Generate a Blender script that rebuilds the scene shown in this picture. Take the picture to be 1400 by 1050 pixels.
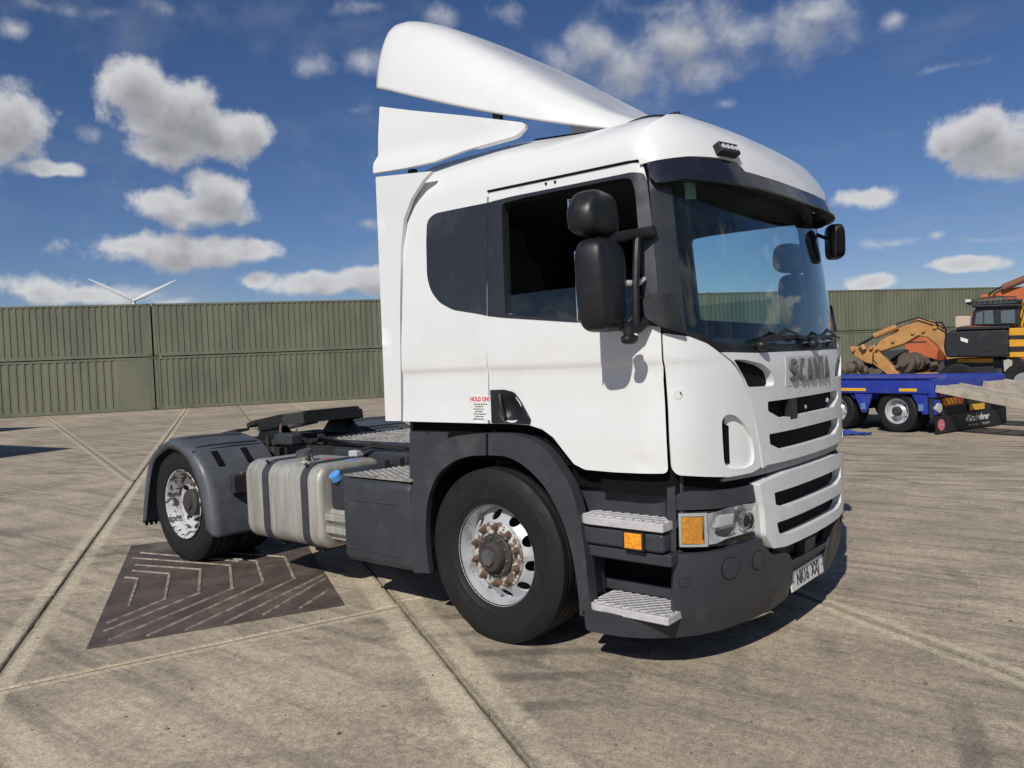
import bpy, bmesh, math, random
import numpy as np
from mathutils import Vector, Matrix
from mathutils.geometry import delaunay_2d_cdt
random.seed(7)
for o in list(bpy.data.objects): bpy.data.objects.remove(o)
scene = bpy.context.scene
COL = scene.collection

# ------------------------------------------------------------------ camera
CAM_POS = np.array([3.092, -4.689, 1.646]); F_PX = 1091.76
YAW, PITCH, ROLL = math.radians(129.960), math.radians(-1.6607), math.radians(-2.4834)
def cam_axes():
    cy, sy, cp, sp = math.cos(YAW), math.sin(YAW), math.cos(PITCH), math.sin(PITCH)
    f = np.array([cy*cp, sy*cp, sp]); r = np.array([sy, -cy, 0.]); u = np.cross(r, f)
    cr, sr = math.cos(ROLL), math.sin(ROLL)
    return np.array([cr*r+sr*u, -sr*r+cr*u, f])
CAM_R = cam_axes()
def px_dir(u, v):
    d = np.array([(u-700)/F_PX, -(v-525)/F_PX, 1.]) @ CAM_R
    return d/np.linalg.norm(d)
def project(P):
    q = CAM_R @ (np.asarray(P, float)-CAM_POS)
    return np.array([700+F_PX*q[0]/q[2], 525-F_PX*q[1]/q[2]])
def hit(u, v, axis, val):
    d = px_dir(u, v); t = (val-CAM_POS[axis])/d[axis]
    return Vector(CAM_POS+t*d)
cam = bpy.data.cameras.new('camera'); cam_o = bpy.data.objects.new('camera', cam); COL.objects.link(cam_o)
M = Matrix.Identity(4)
for i, ax in enumerate((CAM_R[0], CAM_R[1], -CAM_R[2])):
    for k in range(3): M[k][i] = ax[k]
for k in range(3): M[k][3] = CAM_POS[k]
cam_o.matrix_world = M
cam.sensor_width = 36; cam.lens = F_PX/1400*36; cam.clip_start = .05; cam.clip_end = 6000
scene.camera = cam_o
scene.render.resolution_x = 1024; scene.render.resolution_y = 768

# ------------------------------------------------------------------ light
SUN = Vector((.36, -1.15, 1.0)).normalized()           # towards the sun
SUN_EL = math.asin(SUN.z); SUN_AZ = math.atan2(SUN.x, SUN.y)   # azimuth clockwise from +Y
sl = bpy.data.lights.new('sun', 'SUN'); sl.energy = 3.9; sl.angle = math.radians(.53); sl.color = (1, .955, .88)
so = bpy.data.objects.new('sun', sl); COL.objects.link(so)
so.rotation_euler = (-SUN).to_track_quat('-Z', 'Y').to_euler(); so.location = (0, 0, 30)
scene.view_settings.view_transform = 'Standard'; scene.view_settings.look = 'None'
scene.view_settings.exposure = 0.0; scene.view_settings.gamma = 1
scene.view_settings.use_curve_mapping = False

SKY_STRENGTH = .058

# ------------------------------------------------------------------ node helper
class NT:
    def __init__(s, tree): s.t = tree; s.n = tree.nodes; s.l = tree.links
    def new(s, kind, **kw):
        n = s.n.new(kind)
        for k, v in kw.items(): setattr(n, k, v)
        return n
    def put(s, sock, v):
        if hasattr(v, 'is_output'): s.l.new(v, sock)
        elif isinstance(v, (tuple, list, Vector)) and sock.type == 'RGBA' and len(v) == 3: sock.default_value = (*v, 1)
        else: sock.default_value = v
    def m(s, op, a, b=0., c=0., clamp=False):
        n = s.new('ShaderNodeMath', operation=op, use_clamp=clamp)
        for i, v in enumerate((a, b, c)): s.put(n.inputs[i], v)
        return n.outputs[0]
    def vm(s, op, a, b=(0, 0, 0)):
        n = s.new('ShaderNodeVectorMath', operation=op); s.put(n.inputs[0], a)
        if op == 'SCALE': s.put(n.inputs['Scale'], b)
        else: s.put(n.inputs[1], b)
        return n.outputs['Value'] if op in ('DOT_PRODUCT', 'LENGTH', 'DISTANCE') else n.outputs[0]
    def mix(s, f, a, b, mode='MIX'):
        n = s.new('ShaderNodeMix', data_type='RGBA', blend_type=mode); s.put(n.inputs[0], f); s.put(n.inputs[6], a); s.put(n.inputs[7], b)
        return n.outputs[2]
    def noise(s, vec, scale, detail=4, rough=.55, out=0, **kw):
        n = s.new('ShaderNodeTexNoise'); s.put(n.inputs['Vector'], vec); n.inputs['Scale'].default_value = scale
        n.inputs['Detail'].default_value = detail; n.inputs['Roughness'].default_value = rough
        for k, v in kw.items(): n.inputs[k].default_value = v
        return n.outputs[out]
    def ramp(s, f, lo, hi, a=0., b=1., kind='SMOOTHSTEP'):
        n = s.new('ShaderNodeMapRange', interpolation_type=kind, clamp=True) if kind == 'LINEAR' else s.new('ShaderNodeMapRange', interpolation_type=kind)
        for k, v in zip(('Value', 'From Min', 'From Max', 'To Min', 'To Max'), (f, lo, hi, a, b)): s.put(n.inputs[k], v)
        return n.outputs[0]
    def mapping(s, vec, loc=(0, 0, 0), rot=(0, 0, 0), sc=(1, 1, 1)):
        n = s.new('ShaderNodeMapping'); s.put(n.inputs[0], vec); n.inputs[1].default_value = loc; n.inputs[2].default_value = rot; n.inputs[3].default_value = sc
        return n.outputs[0]

# ------------------------------------------------------------------ world: Nishita sky with cumulus clouds
world = bpy.data.worlds.new('World'); scene.world = world; world.use_nodes = True
w = NT(world.node_tree); w.n.clear()
sky = w.new('ShaderNodeTexSky', sky_type='NISHITA', sun_disc=False, sun_elevation=SUN_EL, sun_rotation=SUN_AZ, altitude=600, air_density=1.0, dust_density=.0, ozone_density=4.5)
CLOUDS = [  # photo pixel of the cloud's middle, half width, half height, weight
    (182,122,42,38,1), (235,165,72,50,1.05), (300,190,72,44,1.05), (345,185,40,28,.9), (225,205,60,30,1),
    (228,280,48,20,1), (300,268,52,32,1.05), (270,290,80,20,1), (255,342,112,22,1.05), (180,338,50,12,.9), (340,340,45,14,.9),
    (15,160,48,42,1.05), (-20,190,60,45,1), (78,232,44,13,.9), (30,228,30,14,.6),
    (55,392,62,20,1.05), (110,400,70,16,1), (170,398,60,12,.8),
    (350,384,26,14,1), (430,392,72,16,1), (495,388,50,18,1), (235,410,40,8,.7),
    (436,94,34,20,.5), (498,92,32,22,.58), (488,150,26,14,.58), (590,22,34,22,.5), (505,12,40,14,.3),
    (220,12,62,28,.55), (60,12,60,14,.35), (150,22,40,16,.4), (120,185,26,14,.4), (492,305,20,10,.4), (20,38,24,12,.35),
    (800,75,62,46,.7), (850,100,84,52,.8), (930,62,100,58,.85), (1010,40,100,52,.85), (1085,40,76,56,.85), (900,20,90,30,.5), (1110,15,70,34,.8), (960,95,70,28,.6), (690,18,40,20,.3),
    (1340,190,74,38,1.1), (1395,200,60,40,1.1), (1290,200,30,24,.9), (1385,245,34,8,.7),
    (1172,278,48,16,1), (1200,272,30,12,.8), (1320,360,62,11,.95), (1190,386,34,10,.95), (1283,324,17,7,.7), (1220,330,50,7,.5), (1190,335,26,9,.5),
    (1222,30,24,13,.55), (985,144,24,10,.5), (1350,325,60,6,.4), (1300,95,90,10,.25)]
tc = w.new('ShaderNodeTexCoord'); dirv = tc.outputs['Generated']
sepz = w.new('ShaderNodeSeparateXYZ'); w.l.new(dirv, sepz.inputs[0])
hs = w.new('ShaderNodeHueSaturation'); hs.inputs['Saturation'].default_value = 1.12; w.l.new(sky.outputs[0], hs.inputs['Color']); skycol = w.mix(1., hs.outputs[0], (1.0, .93, 1.07), 'MULTIPLY')
AZ0 = math.atan2(CAM_R[2][1], CAM_R[2][0])
def az_el(d):                              # a direction as (azimuth clockwise, elevation)
    return ((AZ0-math.atan2(d[1], d[0])+math.pi) % (2*math.pi)-math.pi, math.asin(d[2]))
def chart(nt, D):
    sp = nt.new('ShaderNodeSeparateXYZ'); nt.l.new(D, sp.inputs[0])
    a = nt.m('ARCTAN2', nt.vm('DOT_PRODUCT', D, (math.sin(AZ0), -math.cos(AZ0), 0)), nt.vm('DOT_PRODUCT', D, (math.cos(AZ0), math.sin(AZ0), 0)))
    c = nt.new('ShaderNodeCombineXYZ'); nt.l.new(a, c.inputs[0]); nt.l.new(nt.m('ARCSINE', sp.outputs[2]), c.inputs[1]); return c.outputs[0]
def cloud_field(D, fine):
    AE = chart(w, D)
    warp = w.vm('SUBTRACT', w.noise(D, 9, 2, .55, 1), (.5, .5, .5)); wsc = w.new('ShaderNodeVectorMath', operation='MULTIPLY_ADD')
    w.l.new(warp, wsc.inputs[0]); wsc.inputs[1].default_value = (.035, .035, 0); w.l.new(AE, wsc.inputs[2]); AE = wsc.outputs[0]
    field = None; wisp = None
    for lo, hi, wt in ((.9, 9, 1.), (.6, .9, .86), (0, .6, .50)):
        near = None
        for (u, v, rw, rh, wq) in CLOUDS:
            if not lo <= wq < hi or (not fine and rw*rh < 900 and (u, v) != (590, 22)): continue
            rw, rh = (rw*1.5, rh*1.5) if wq < .6 else (rw, rh)
            a0, e0 = az_el(px_dir(u, v)); a1 = az_el(px_dir(u+rw*1.25, v))[0]; e1 = az_el(px_dir(u, v-rh*1.25))[1]
            kx, ky = 1/(a1-a0), 1/(e1-e0)
            q = w.new('ShaderNodeVectorMath', operation='MULTIPLY_ADD'); w.l.new(AE, q.inputs[0]); q.inputs[1].default_value = (kx, ky, 0); q.inputs[2].default_value = (-a0*kx, -e0*ky, 0)
            L = w.vm('LENGTH', q.outputs[0]); near = L if near is None else w.m('SMOOTH_MIN', near, L, .16)
        if near is None: continue
        f = w.m('MULTIPLY_ADD', near, -.8, wt*.8)
        if hi < .9 or lo == .6: wisp = f if wisp is None else w.m('MAXIMUM', wisp, f)
        else: field = f if field is None else w.m('MAXIMUM', field, f)
    # the sky outside the picture carries the same kind of fair-weather cumulus
    sx = w.new('ShaderNodeSeparateXYZ'); w.l.new(D, sx.inputs[0])
    flat = w.vm('SCALE', D, w.m('DIVIDE', 1., w.m('MAXIMUM', sx.outputs[2], .03)))
    gen = w.m('MULTIPLY_ADD', w.noise(flat, .5, 2, .5), 4., -2.35)
    away = w.ramp(w.vm('DOT_PRODUCT', D, tuple(CAM_R[2])), .64, .745, 0, -3.0)
    field = w.m('MAXIMUM', field, w.m('MINIMUM', w.m('ADD', gen, away), .5))
    puff = w.m('SUBTRACT', w.noise(D, 16, 7 if fine else 3, .62), .5)
    return w.m('MULTIPLY_ADD', puff, 1.7, field), w.m('MULTIPLY_ADD', puff, 1.7, wisp)
toward = Vector((SUN.x*.25, SUN.y*.25, .9)).normalized()*.022
f1, k1 = cloud_field(dirv, True); f2, k2 = cloud_field(w.vm('ADD', dirv, tuple(toward)), False)
f2 = w.m('MAXIMUM', f2, k2)
wsp = w.m('MULTIPLY', w.ramp(k1, -.05, 1.0), .95)
dens = w.m('MULTIPLY', w.m('MAXIMUM', w.ramp(f1, .0, .42), wsp), w.ramp(sepz.outputs[2], -.01, .04, 0, .93))
veil = w.m('MULTIPLY', w.ramp(w.noise(w.mapping(dirv, rot=(0, 0, .5), sc=(2, 7, 9)), 1.6, 4, .6), .45, .8), .20)   # thin high cirrus
shade = w.m('ADD', w.m('MULTIPLY', w.ramp(f2, -.15, .75), .62), w.m('MULTIPLY', w.ramp(f1, .15, .9), .28), clamp=True)
ccol = w.mix(shade, (.68, .68, .69), (.245, .25, .27))
bg1 = w.new('ShaderNodeBackground'); w.l.new(w.mix(veil, skycol, (6.5, 7.0, 7.8)), bg1.inputs[0]); bg1.inputs[1].default_value = SKY_STRENGTH
bg2 = w.new('ShaderNodeBackground'); w.l.new(ccol, bg2.inputs[0])
mx = w.new('ShaderNodeMixShader'); w.l.new(dens, mx.inputs[0]); w.l.new(bg1.outputs[0], mx.inputs[1]); w.l.new(bg2.outputs[0], mx.inputs[2])
wo = w.new('ShaderNodeOutputWorld'); w.l.new(mx.outputs[0], wo.inputs[0])
world.cycles.sampling_method = 'MANUAL'; world.cycles.sample_map_resolution = 512

# ------------------------------------------------------------------ materials
MATS = {}
def mat(name, col, rough=.5, metal=0., var=0., vscale=6., col2=None, bump=0., bscale=60., coat=0., spec=.5, rvar=0., dirt=None, dirt_amt=0., dscale=3., stretch=(1, 1, 1), bdetail=4, dlo=.5, dhi=.72, coords='Object', alpha=None):
    if name in MATS: return MATS[name]
    m = bpy.data.materials.new(name); m.use_nodes = True; t = NT(m.node_tree); bs = t.n['Principled BSDF']
    tcn = t.new('ShaderNodeTexCoord')
    P = tcn.outputs['Object'] if coords == 'Object' else t.new('ShaderNodeNewGeometry').outputs['Position']
    P = t.mapping(P, sc=stretch)
    c = (*col, 1) if len(col) == 3 else col
    out = None
    if var or col2:
        b = col2 or tuple(max(0, x*(1-var)) for x in col)
        out = t.mix(t.ramp(t.noise(P, vscale, 6, .6), .35, .68), tuple(col), tuple(b))
    if dirt:
        base = out if out is not None else tuple(col)
        d = t.ramp(t.noise(P, dscale, 8, .68), dlo, dhi, 0, dirt_amt)
        out = t.mix(d, base, tuple(dirt))
    if out is not None: t.l.new(out, bs.inputs['Base Color'])
    else: bs.inputs['Base Color'].default_value = c
    if rvar: t.l.new(t.ramp(t.noise(P, vscale*1.7, 5, .6), .3, .7, rough-rvar, rough+rvar), bs.inputs['Roughness'])
    else: bs.inputs['Roughness'].default_value = rough
    bs.inputs['Metallic'].default_value = metal; bs.inputs['Specular IOR Level'].default_value = spec
    bs.inputs['Coat Weight'].default_value = coat; bs.inputs['Coat Roughness'].default_value = .08
    if bump:
        bn = t.new('ShaderNodeBump'); bn.inputs['Strength'].default_value = bump; bn.inputs['Distance'].default_value = .004
        t.l.new(t.noise(P, bscale, bdetail, .6), bn.inputs['Height']); t.l.new(bn.outputs[0], bs.inputs['Normal'])
    MATS[name] = m; return m
def glass(name, tint, rough=.0, fres=1.0):
    m = bpy.data.materials.new(name); m.use_nodes = True; t = NT(m.node_tree); t.n.clear()
    tr = t.new('ShaderNodeBsdfTransparent'); tr.inputs[0].default_value = (*tint, 1)
    gl = t.new('ShaderNodeBsdfGlossy'); gl.inputs[1].default_value = rough
    lw = t.new('ShaderNodeLayerWeight'); lw.inputs[0].default_value = .5        # Schlick reflection, the same from both faces of the pane
    f = t.m('MULTIPLY', t.m('MULTIPLY_ADD', t.m('POWER', lw.outputs['Facing'], 5.), .96, .04), fres, clamp=True)
    # dust film on the pane
    df = t.new('ShaderNodeBsdfDiffuse'); df.inputs[0].default_value = (.5, .5, .48, 1)
    P = t.new('ShaderNodeTexCoord').outputs['Object']
    dust = t.ramp(t.noise(t.mapping(P, sc=(1, 6, 1)), 5, 5, .6), .42, .85, .004, .03)
    s1 = t.new('ShaderNodeMixShader'); t.l.new(f, s1.inputs[0]); t.l.new(tr.outputs[0], s1.inputs[1]); t.l.new(gl.outputs[0], s1.inputs[2])
    s2 = t.new('ShaderNodeMixShader'); t.l.new(dust, s2.inputs[0]); t.l.new(s1.outputs[0], s2.inputs[1]); t.l.new(df.outputs[0], s2.inputs[2])
    o = t.new('ShaderNodeOutputMaterial'); t.l.new(s2.outputs[0], o.inputs[0]); MATS[name] = m; return m

WHITE = mat('white_paint', (.735, .74, .735), .30, var=.03, vscale=2, coat=.35, dirt=(.55, .52, .46), dirt_amt=.16, dscale=2.2, rvar=.06, bump=.02, bscale=9)
WHITEP = mat('white_plastic', (.70, .70, .69), .42, var=.06, vscale=5, dirt=(.42, .40, .35), dirt_amt=.38, dscale=6, dlo=.5, dhi=.8, bump=.05, bscale=50)
GREY = mat('grey_plastic', (.040, .044, .052), .50, spec=.4, var=.16, vscale=4, rvar=.1, bump=.18, bscale=260, dirt=(.14, .135, .125), dirt_amt=.45, dscale=3.2, dlo=.5, dhi=.85)
BLACKP = mat('black_plastic', (.013, .014, .016), .42, spec=.4, var=.2, vscale=6, rvar=.1, bump=.2, bscale=220, dirt=(.08, .08, .08), dirt_amt=.25, dscale=7)
SEAM_SHADE = mat('seam_and_gap_shade', (.007, .007, .008), .9, spec=.08)  # near-black for seams, and for shade in gaps and recesses put into the colour
TRIM = mat('window_trim', (.026, .028, .034), .34, rvar=.06, dirt=(.07, .07, .07), dirt_amt=.3)
INT = mat('cab_interior', (.022, .023, .025), .85, spec=.2, var=.3, vscale=4)
LINER = mat('roof_lining', (.06, .06, .06), .9, spec=.2)
TYRE = mat('tyre_rubber', (.014, .014, .015), .66, spec=.3, var=.25, vscale=9, rvar=.08, dirt=(.07, .066, .06), dirt_amt=.4, dscale=5, dlo=.5, dhi=.85, bump=.15, bscale=90)
RIM = mat('rim_silver', (.56, .57, .59), .36, metal=.35, rvar=.1, dirt=(.16, .12, .09), dirt_amt=.7, dscale=9, dlo=.56, dhi=.7)
RIMW = mat('rim_chipped', (.60, .60, .59), .45, metal=.2, dirt=(.05, .04, .035), dirt_amt=.95, dscale=11, dlo=.5, dhi=.54, rvar=.1)
HUBW = mat('hub_chipped', (.52, .51, .49), .6, dirt=(.12, .075, .05), dirt_amt=.95, dscale=26, dlo=.46, dhi=.52, bump=.3, bscale=80)
RUST = mat('rusty_steel', (.10, .062, .042), .85, col2=(.19, .125, .085), vscale=40, bump=.6, bscale=90)
HUBD = mat('hub_dark', (.05, .045, .042), .7, var=.4, vscale=30, bump=.3, bscale=70)
CHASSIS = mat('chassis_black', (.028, .028, .03), .62, var=.3, vscale=8, dirt=(.13, .105, .08), dirt_amt=.6, dscale=7, dlo=.5, dhi=.75, bump=.2, bscale=60)
GREASE = mat('greasy_black', (.012, .012, .012), .45, var=.4, vscale=10, bump=.5, bscale=30)
TANK = mat('tank_aluminium', (.50, .49, .455), .52, metal=.45, col2=(.36, .345, .30), vscale=3.5, rvar=.1, stretch=(6, 6, .5), dirt=(.40, .37, .31), dirt_amt=.5, dscale=2)
TREAD = mat('tread_plate', (.42, .40, .37), .55, metal=.35, col2=(.30, .28, .25), vscale=9, dirt=(.10, .08, .06), dirt_amt=.6, dscale=9)
STEP = mat('step_aluminium', (.62, .60, .61), .5, metal=.25, var=.15, vscale=20, dirt=(.2, .18, .17), dirt_amt=.4, dscale=14)
CHROME = mat('chrome', (.75, .75, .75), .08, metal=1)
REFL = mat('reflector_silver', (.86, .87, .88), .22, metal=.5, rvar=.08, vscale=14)
AMBER = mat('amber_lens', (.75, .24, .015), .18, col2=(.95, .42, .03), vscale=60, bump=.6, bscale=160, coat=.5)
LENS = glass('clear_lens', (.93, .95, .95))
WSG = glass('windscreen_glass', (.80, .92, .91), fres=1.3)
SIDEG = glass('side_glass', (.80, .88, .86), fres=1.3)
DARKG = mat('dark_glass', (.028, .03, .036), .16, rvar=.05, dirt=(.10, .10, .10), dirt_amt=.4, dscale=2.5)
MESHB = mat('grille_mesh', (.008, .008, .009), .8, spec=.1, bump=.6, bscale=200)
GREYSTRIP = mat('silver_strip', (.30, .30, .31), .45, metal=.2, var=.2)
BLUECAP = mat('blue_cap', (.10, .32, .70), .4)
PLATEW = mat('plate_white', (.72, .72, .70), .4, dirt=(.4, .38, .34), dirt_amt=.4)
INK = mat('ink_black', (.015, .015, .016), .5)
LETTER = mat('letter_grey', (.115, .112, .12), .5, col2=(.16, .155, .155), vscale=20, dirt=(.5, .46, .38), dirt_amt=.7, dscale=5, dlo=.66, dhi=.68)
REDINK = mat('ink_red', (.55, .03, .05), .5)
REDT = mat('red_lens', (.45, .012, .012), .25, coat=.4)
MIRG = mat('mirror_glass', (.8, .8, .8), .02, metal=1)
SEAT = mat('seat_fabric', (.02, .02, .022), .95, bump=.3, bscale=150)

# ------------------------------------------------------------------ mesh helpers
class MB:
    def __init__(s): s.v = []; s.f = []; s.uvs = None
    def add(s, vs, fs):
        b = len(s.v); s.v += [tuple(x) for x in vs]; s.f += [tuple(i+b for i in f) for f in fs]; return s
    def box(s, c, size, R=None):
        hx, hy, hz = (q/2 for q in size); c = Vector(c)
        vs = [Vector((x, y, z)) for x in (-hx, hx) for y in (-hy, hy) for z in (-hz, hz)]
        vs = [(R @ q if R else q)+c for q in vs]
        return s.add(vs, [(0, 1, 3, 2), (4, 6, 7, 5), (0, 4, 5, 1), (2, 3, 7, 6), (0, 2, 6, 4), (1, 5, 7, 3)])
    def lohi(s, a, b): return s.box([(a[i]+b[i])/2 for i in range(3)], [abs(b[i]-a[i]) for i in range(3)])
    def loft(s, rings, closed=True, caps=(True, True)):
        n = len(rings[0]); b = len(s.v)
        for r in rings: s.v += [tuple(p) for p in r]
        for i in range(len(rings)-1):
            for j in range(n if closed else n-1):
                k = (j+1) % n
                s.f.append((b+i*n+j, b+i*n+k, b+(i+1)*n+k, b+(i+1)*n+j))
        if caps[0]: s.f.append(tuple(b+j for j in reversed(range(n))))
        if caps[1]: s.f.append(tuple(b+(len(rings)-1)*n+j for j in range(n)))
        return s
    def cyl(s, p0, p1, r0, r1=None, seg=20, caps=True):
        p0, p1 = Vector(p0), Vector(p1); r1 = r0 if r1 is None else r1
        d = (p1-p0).normalized(); a = d.orthogonal().normalized(); b = d.cross(a)
        rings = [[p+(a*math.cos(t)+b*math.sin(t))*r for t in [2*math.pi*k/seg for k in range(seg)]] for p, r in ((p0, r0), (p1, r1))]
        return s.loft(rings, caps=(caps, caps))
    def tube(s, path, r, seg=10):
        path = [Vector(p) for p in path]; rings = []; a = None
        for i, p in enumerate(path):
            d = (path[min(i+1, len(path)-1)]-path[max(i-1, 0)]).normalized()
            a = (a-d*a.dot(d)).normalized() if a else d.orthogonal().normalized()
            b = d.cross(a); rr = r[i] if isinstance(r, (list, tuple)) else r
            rings.append([p+(a*math.cos(t)+b*math.sin(t))*rr for t in [2*math.pi*k/seg for k in range(seg)]])
        return s.loft(rings)
    def prism(s, poly, h0, h1, f=lambda a, b, h: (a, b, h)):
        n = len(poly)
        return s.loft([[f(a, b, h) for a, b in poly] for h in (h0, h1)])
    def revolve(s, prof, c=(0, 0, 0), seg=48, closed=False):     # prof: (radius, y) about the y axis
        rings = [[(c[0]+r*math.cos(2*math.pi*k/seg), c[1]+y, c[2]+r*math.sin(2*math.pi*k/seg)) for k in range(seg)] for r, y in prof]
        if closed: rings.append(rings[0])
        return s.loft(rings, caps=(False, False))
    def sphere(s, c, r, seg=16, rows=10):
        rx, ry, rz = (r, r, r) if not isinstance(r, (tuple, list)) else r
        rings = [[(c[0]+rx*math.sin(p)*math.cos(t), c[1]+ry*math.sin(p)*math.sin(t), c[2]+rz*math.cos(p)) for t in [2*math.pi*k/seg for k in range(seg)]] for p in [math.pi*(i+.02)/(rows+.04) for i in range(rows+1)]]
        return s.loft(rings)
    def build(s, name, m, parent=None, bevel=0, seg=2, smooth=True, angle=40, link=True):
        me = bpy.data.meshes.new(name); me.from_pydata(s.v, [], s.f); me.update()
        bm = bmesh.new(); bm.from_mesh(me); bmesh.ops.remove_doubles(bm, verts=bm.verts, dist=1e-5); bmesh.ops.recalc_face_normals(bm, faces=bm.faces)
        bm.to_mesh(me); bm.free()
        return finish(name, me, m, parent, bevel, seg, smooth, angle)
def finish(name, me, m, parent=None, bevel=0, seg=2, smooth=True, angle=40):
    if m: me.materials.append(m)
    if smooth:
        me.polygons.foreach_set('use_smooth', [True]*len(me.polygons))
        if not bevel: me.set_sharp_from_angle(angle=math.radians(angle))
    o = bpy.data.objects.new(name, me); COL.objects.link(o)
    if parent: o.parent = parent; o.matrix_parent_inverse = parent.matrix_world.inverted() if False else Matrix.Identity(4)
    if bevel:
        md = o.modifiers.new('bevel', 'BEVEL'); md.width = bevel; md.segments = seg; md.limit_method = 'ANGLE'; md.angle_limit = math.radians(angle); md.harden_normals = True
    return o
def tag(o, label, cat, group=None, kind=None):
    o['label'] = label; o['category'] = cat
    if group: o['group'] = group
    if kind: o['kind'] = kind
    return o
def empty(name, loc=(0, 0, 0), rz=0):
    o = bpy.data.objects.new(name, None); COL.objects.link(o); o.location = loc; o.rotation_euler = (0, 0, rz); o.empty_display_size = .3
    return o
def copy_tree(o, parent=None):
    c = o.copy(); COL.objects.link(c); c.parent = parent
    for ch in list(o.children): copy_tree(ch, c)
    return c
def Rz(a): return Matrix.Rotation(a, 3, 'Z')
def Ry(a): return Matrix.Rotation(a, 3, 'Y')
def Rx(a): return Matrix.Rotation(a, 3, 'X')
def fil(pts, r, seg=5, closed=True):          # round the corners of a polygon
    out = []; n = len(pts)
    for i, p in enumerate(pts):
        rr = r[i] if isinstance(r, (list, tuple)) else r
        p = Vector(p)
        if rr <= 0 or (not closed and i in (0, n-1)): out.append(tuple(p)); continue
        a, b = Vector(pts[i-1]), Vector(pts[(i+1) % n])
        la, lb = (a-p).length, (b-p).length
        q0 = p+(a-p)/max(la, 1e-9)*min(rr, la*.46); q1 = p+(b-p)/max(lb, 1e-9)*min(rr, lb*.46)
        for k in range(seg+1):
            t = k/seg; out.append(tuple(q0*(1-t)**2+p*2*t*(1-t)+q1*t*t))
    return out
def inside(poly, x, y):
    c = False; j = len(poly)-1
    for i in range(len(poly)):
        xi, yi = poly[i]; xj, yj = poly[j]
        if (yi > y) != (yj > y) and x < (xj-xi)*(y-yi)/(yj-yi)+xi: c = not c
        j = i
    return c
def densify(poly, d):
    out = []
    for i, p in enumerate(poly):
        q = poly[(i+1) % len(poly)]; L = math.hypot(q[0]-p[0], q[1]-p[1]); n = max(1, int(math.ceil(L/d)))
        for k in range(n): out.append((p[0]+(q[0]-p[0])*k/n, p[1]+(q[1]-p[1])*k/n))
    return out
def segd(px, py, a, b):
    dx, dy = b[0]-a[0], b[1]-a[1]; t = max(0, min(1, ((px-a[0])*dx+(py-a[1])*dy)/(dx*dx+dy*dy+1e-12)))
    return math.hypot(px-a[0]-t*dx, py-a[1]-t*dy)
def clean(poly, eps=1e-4):
    out = []
    for p in poly:
        if not out or math.hypot(p[0]-out[-1][0], p[1]-out[-1][1]) > eps: out.append(p)
    if math.hypot(out[0][0]-out[-1][0], out[0][1]-out[-1][1]) < eps: out.pop()
    return out
def tri_region(outline, holes=(), res=.05, rows=()):
    loops = [densify(clean(list(p)), res) for p in (outline, *holes)]
    pts = []; edges = []
    for L in loops:
        b = len(pts); pts += L; edges += [(b+i, b+(i+1) % len(L)) for i in range(len(L))]
    xs = [p[0] for p in loops[0]]; ys = [p[1] for p in loops[0]]
    x = min(xs)+res*.5; row = 0
    while x < max(xs):
        y = min(ys)+res*(.25 if row % 2 else .75)
        while y < max(ys):
            if not any(abs(y-yr) < res*.62 for yr in rows) and inside(loops[0], x, y) and not any(inside(h, x, y) for h in loops[1:]):
                if all(segd(x, y, pts[a], pts[b]) > res*.45 for a, b in edges): pts.append((x, y))
            y += res
        x += res*.87; row += 1
    for yr in rows:
        x = min(xs)
        while x < max(xs):
            if inside(loops[0], x, yr) and not any(inside(h, x, yr) for h in loops[1:]) and all(segd(x, yr, pts[a], pts[b]) > .012 for a, b in edges): pts.append((x, yr))
            x += res*.7
    r = delaunay_2d_cdt([Vector(p) for p in pts], edges, [], 0, 1e-6)
    V = [(v.x, v.y) for v in r[0]]; Fc = []
    for f in r[2]:
        cx = sum(V[i][0] for i in f)/len(f); cy = sum(V[i][1] for i in f)/len(f)
        if inside(loops[0], cx, cy) and not any(inside(h, cx, cy) for h in loops[1:]): Fc.append(tuple(f))
    return V, Fc
def surf_normal(sf, a, b, e=2e-3):
    pa = (Vector(sf(a+e, b))-Vector(sf(a-e, b))); pb = (Vector(sf(a, b+e))-Vector(sf(a, b-e)))
    n = pa.cross(pb)
    return n.normalized() if n.length > 0 else Vector((1, 0, 0))
def panel(name, sf, outline, m, parent, holes=(), off=0., thick=.02, res=.05, bevel=.004, flip=1, seg=2, disp=None, rows=()):
    """a sheet of real thickness that follows the surface sf(a, b) inside the outline"""
    V, Fc = tri_region(outline, holes, res, rows)
    top = []; bot = []
    for a, b in V:
        n = surf_normal(sf, a, b)*flip; p = Vector(sf(a, b)); d = off+(disp(a, b) if disp else 0)
        top.append(p+n*d); bot.append(p+n*(d-thick))
    n = len(V); cnt = {}
    for f in Fc:
        for i in range(3):
            e = (f[i], f[(i+1) % 3]); k = (min(e), max(e)); cnt.setdefault(k, []).append(e)
    faces = [tuple(f) for f in Fc]+[tuple(i+n for i in reversed(f)) for f in Fc]
    for k, es in cnt.items():
        if len(es) == 1: a, b = es[0]; faces.append((b, a, a+n, b+n))
    me = bpy.data.meshes.new(name); me.from_pydata([tuple(p) for p in top+bot], [], faces); me.update()
    bm = bmesh.new(); bm.from_mesh(me); bmesh.ops.recalc_face_normals(bm, faces=bm.faces); bm.to_mesh(me); bm.free()
    return finish(name, me, m, parent, bevel, seg, True, 50)
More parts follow.
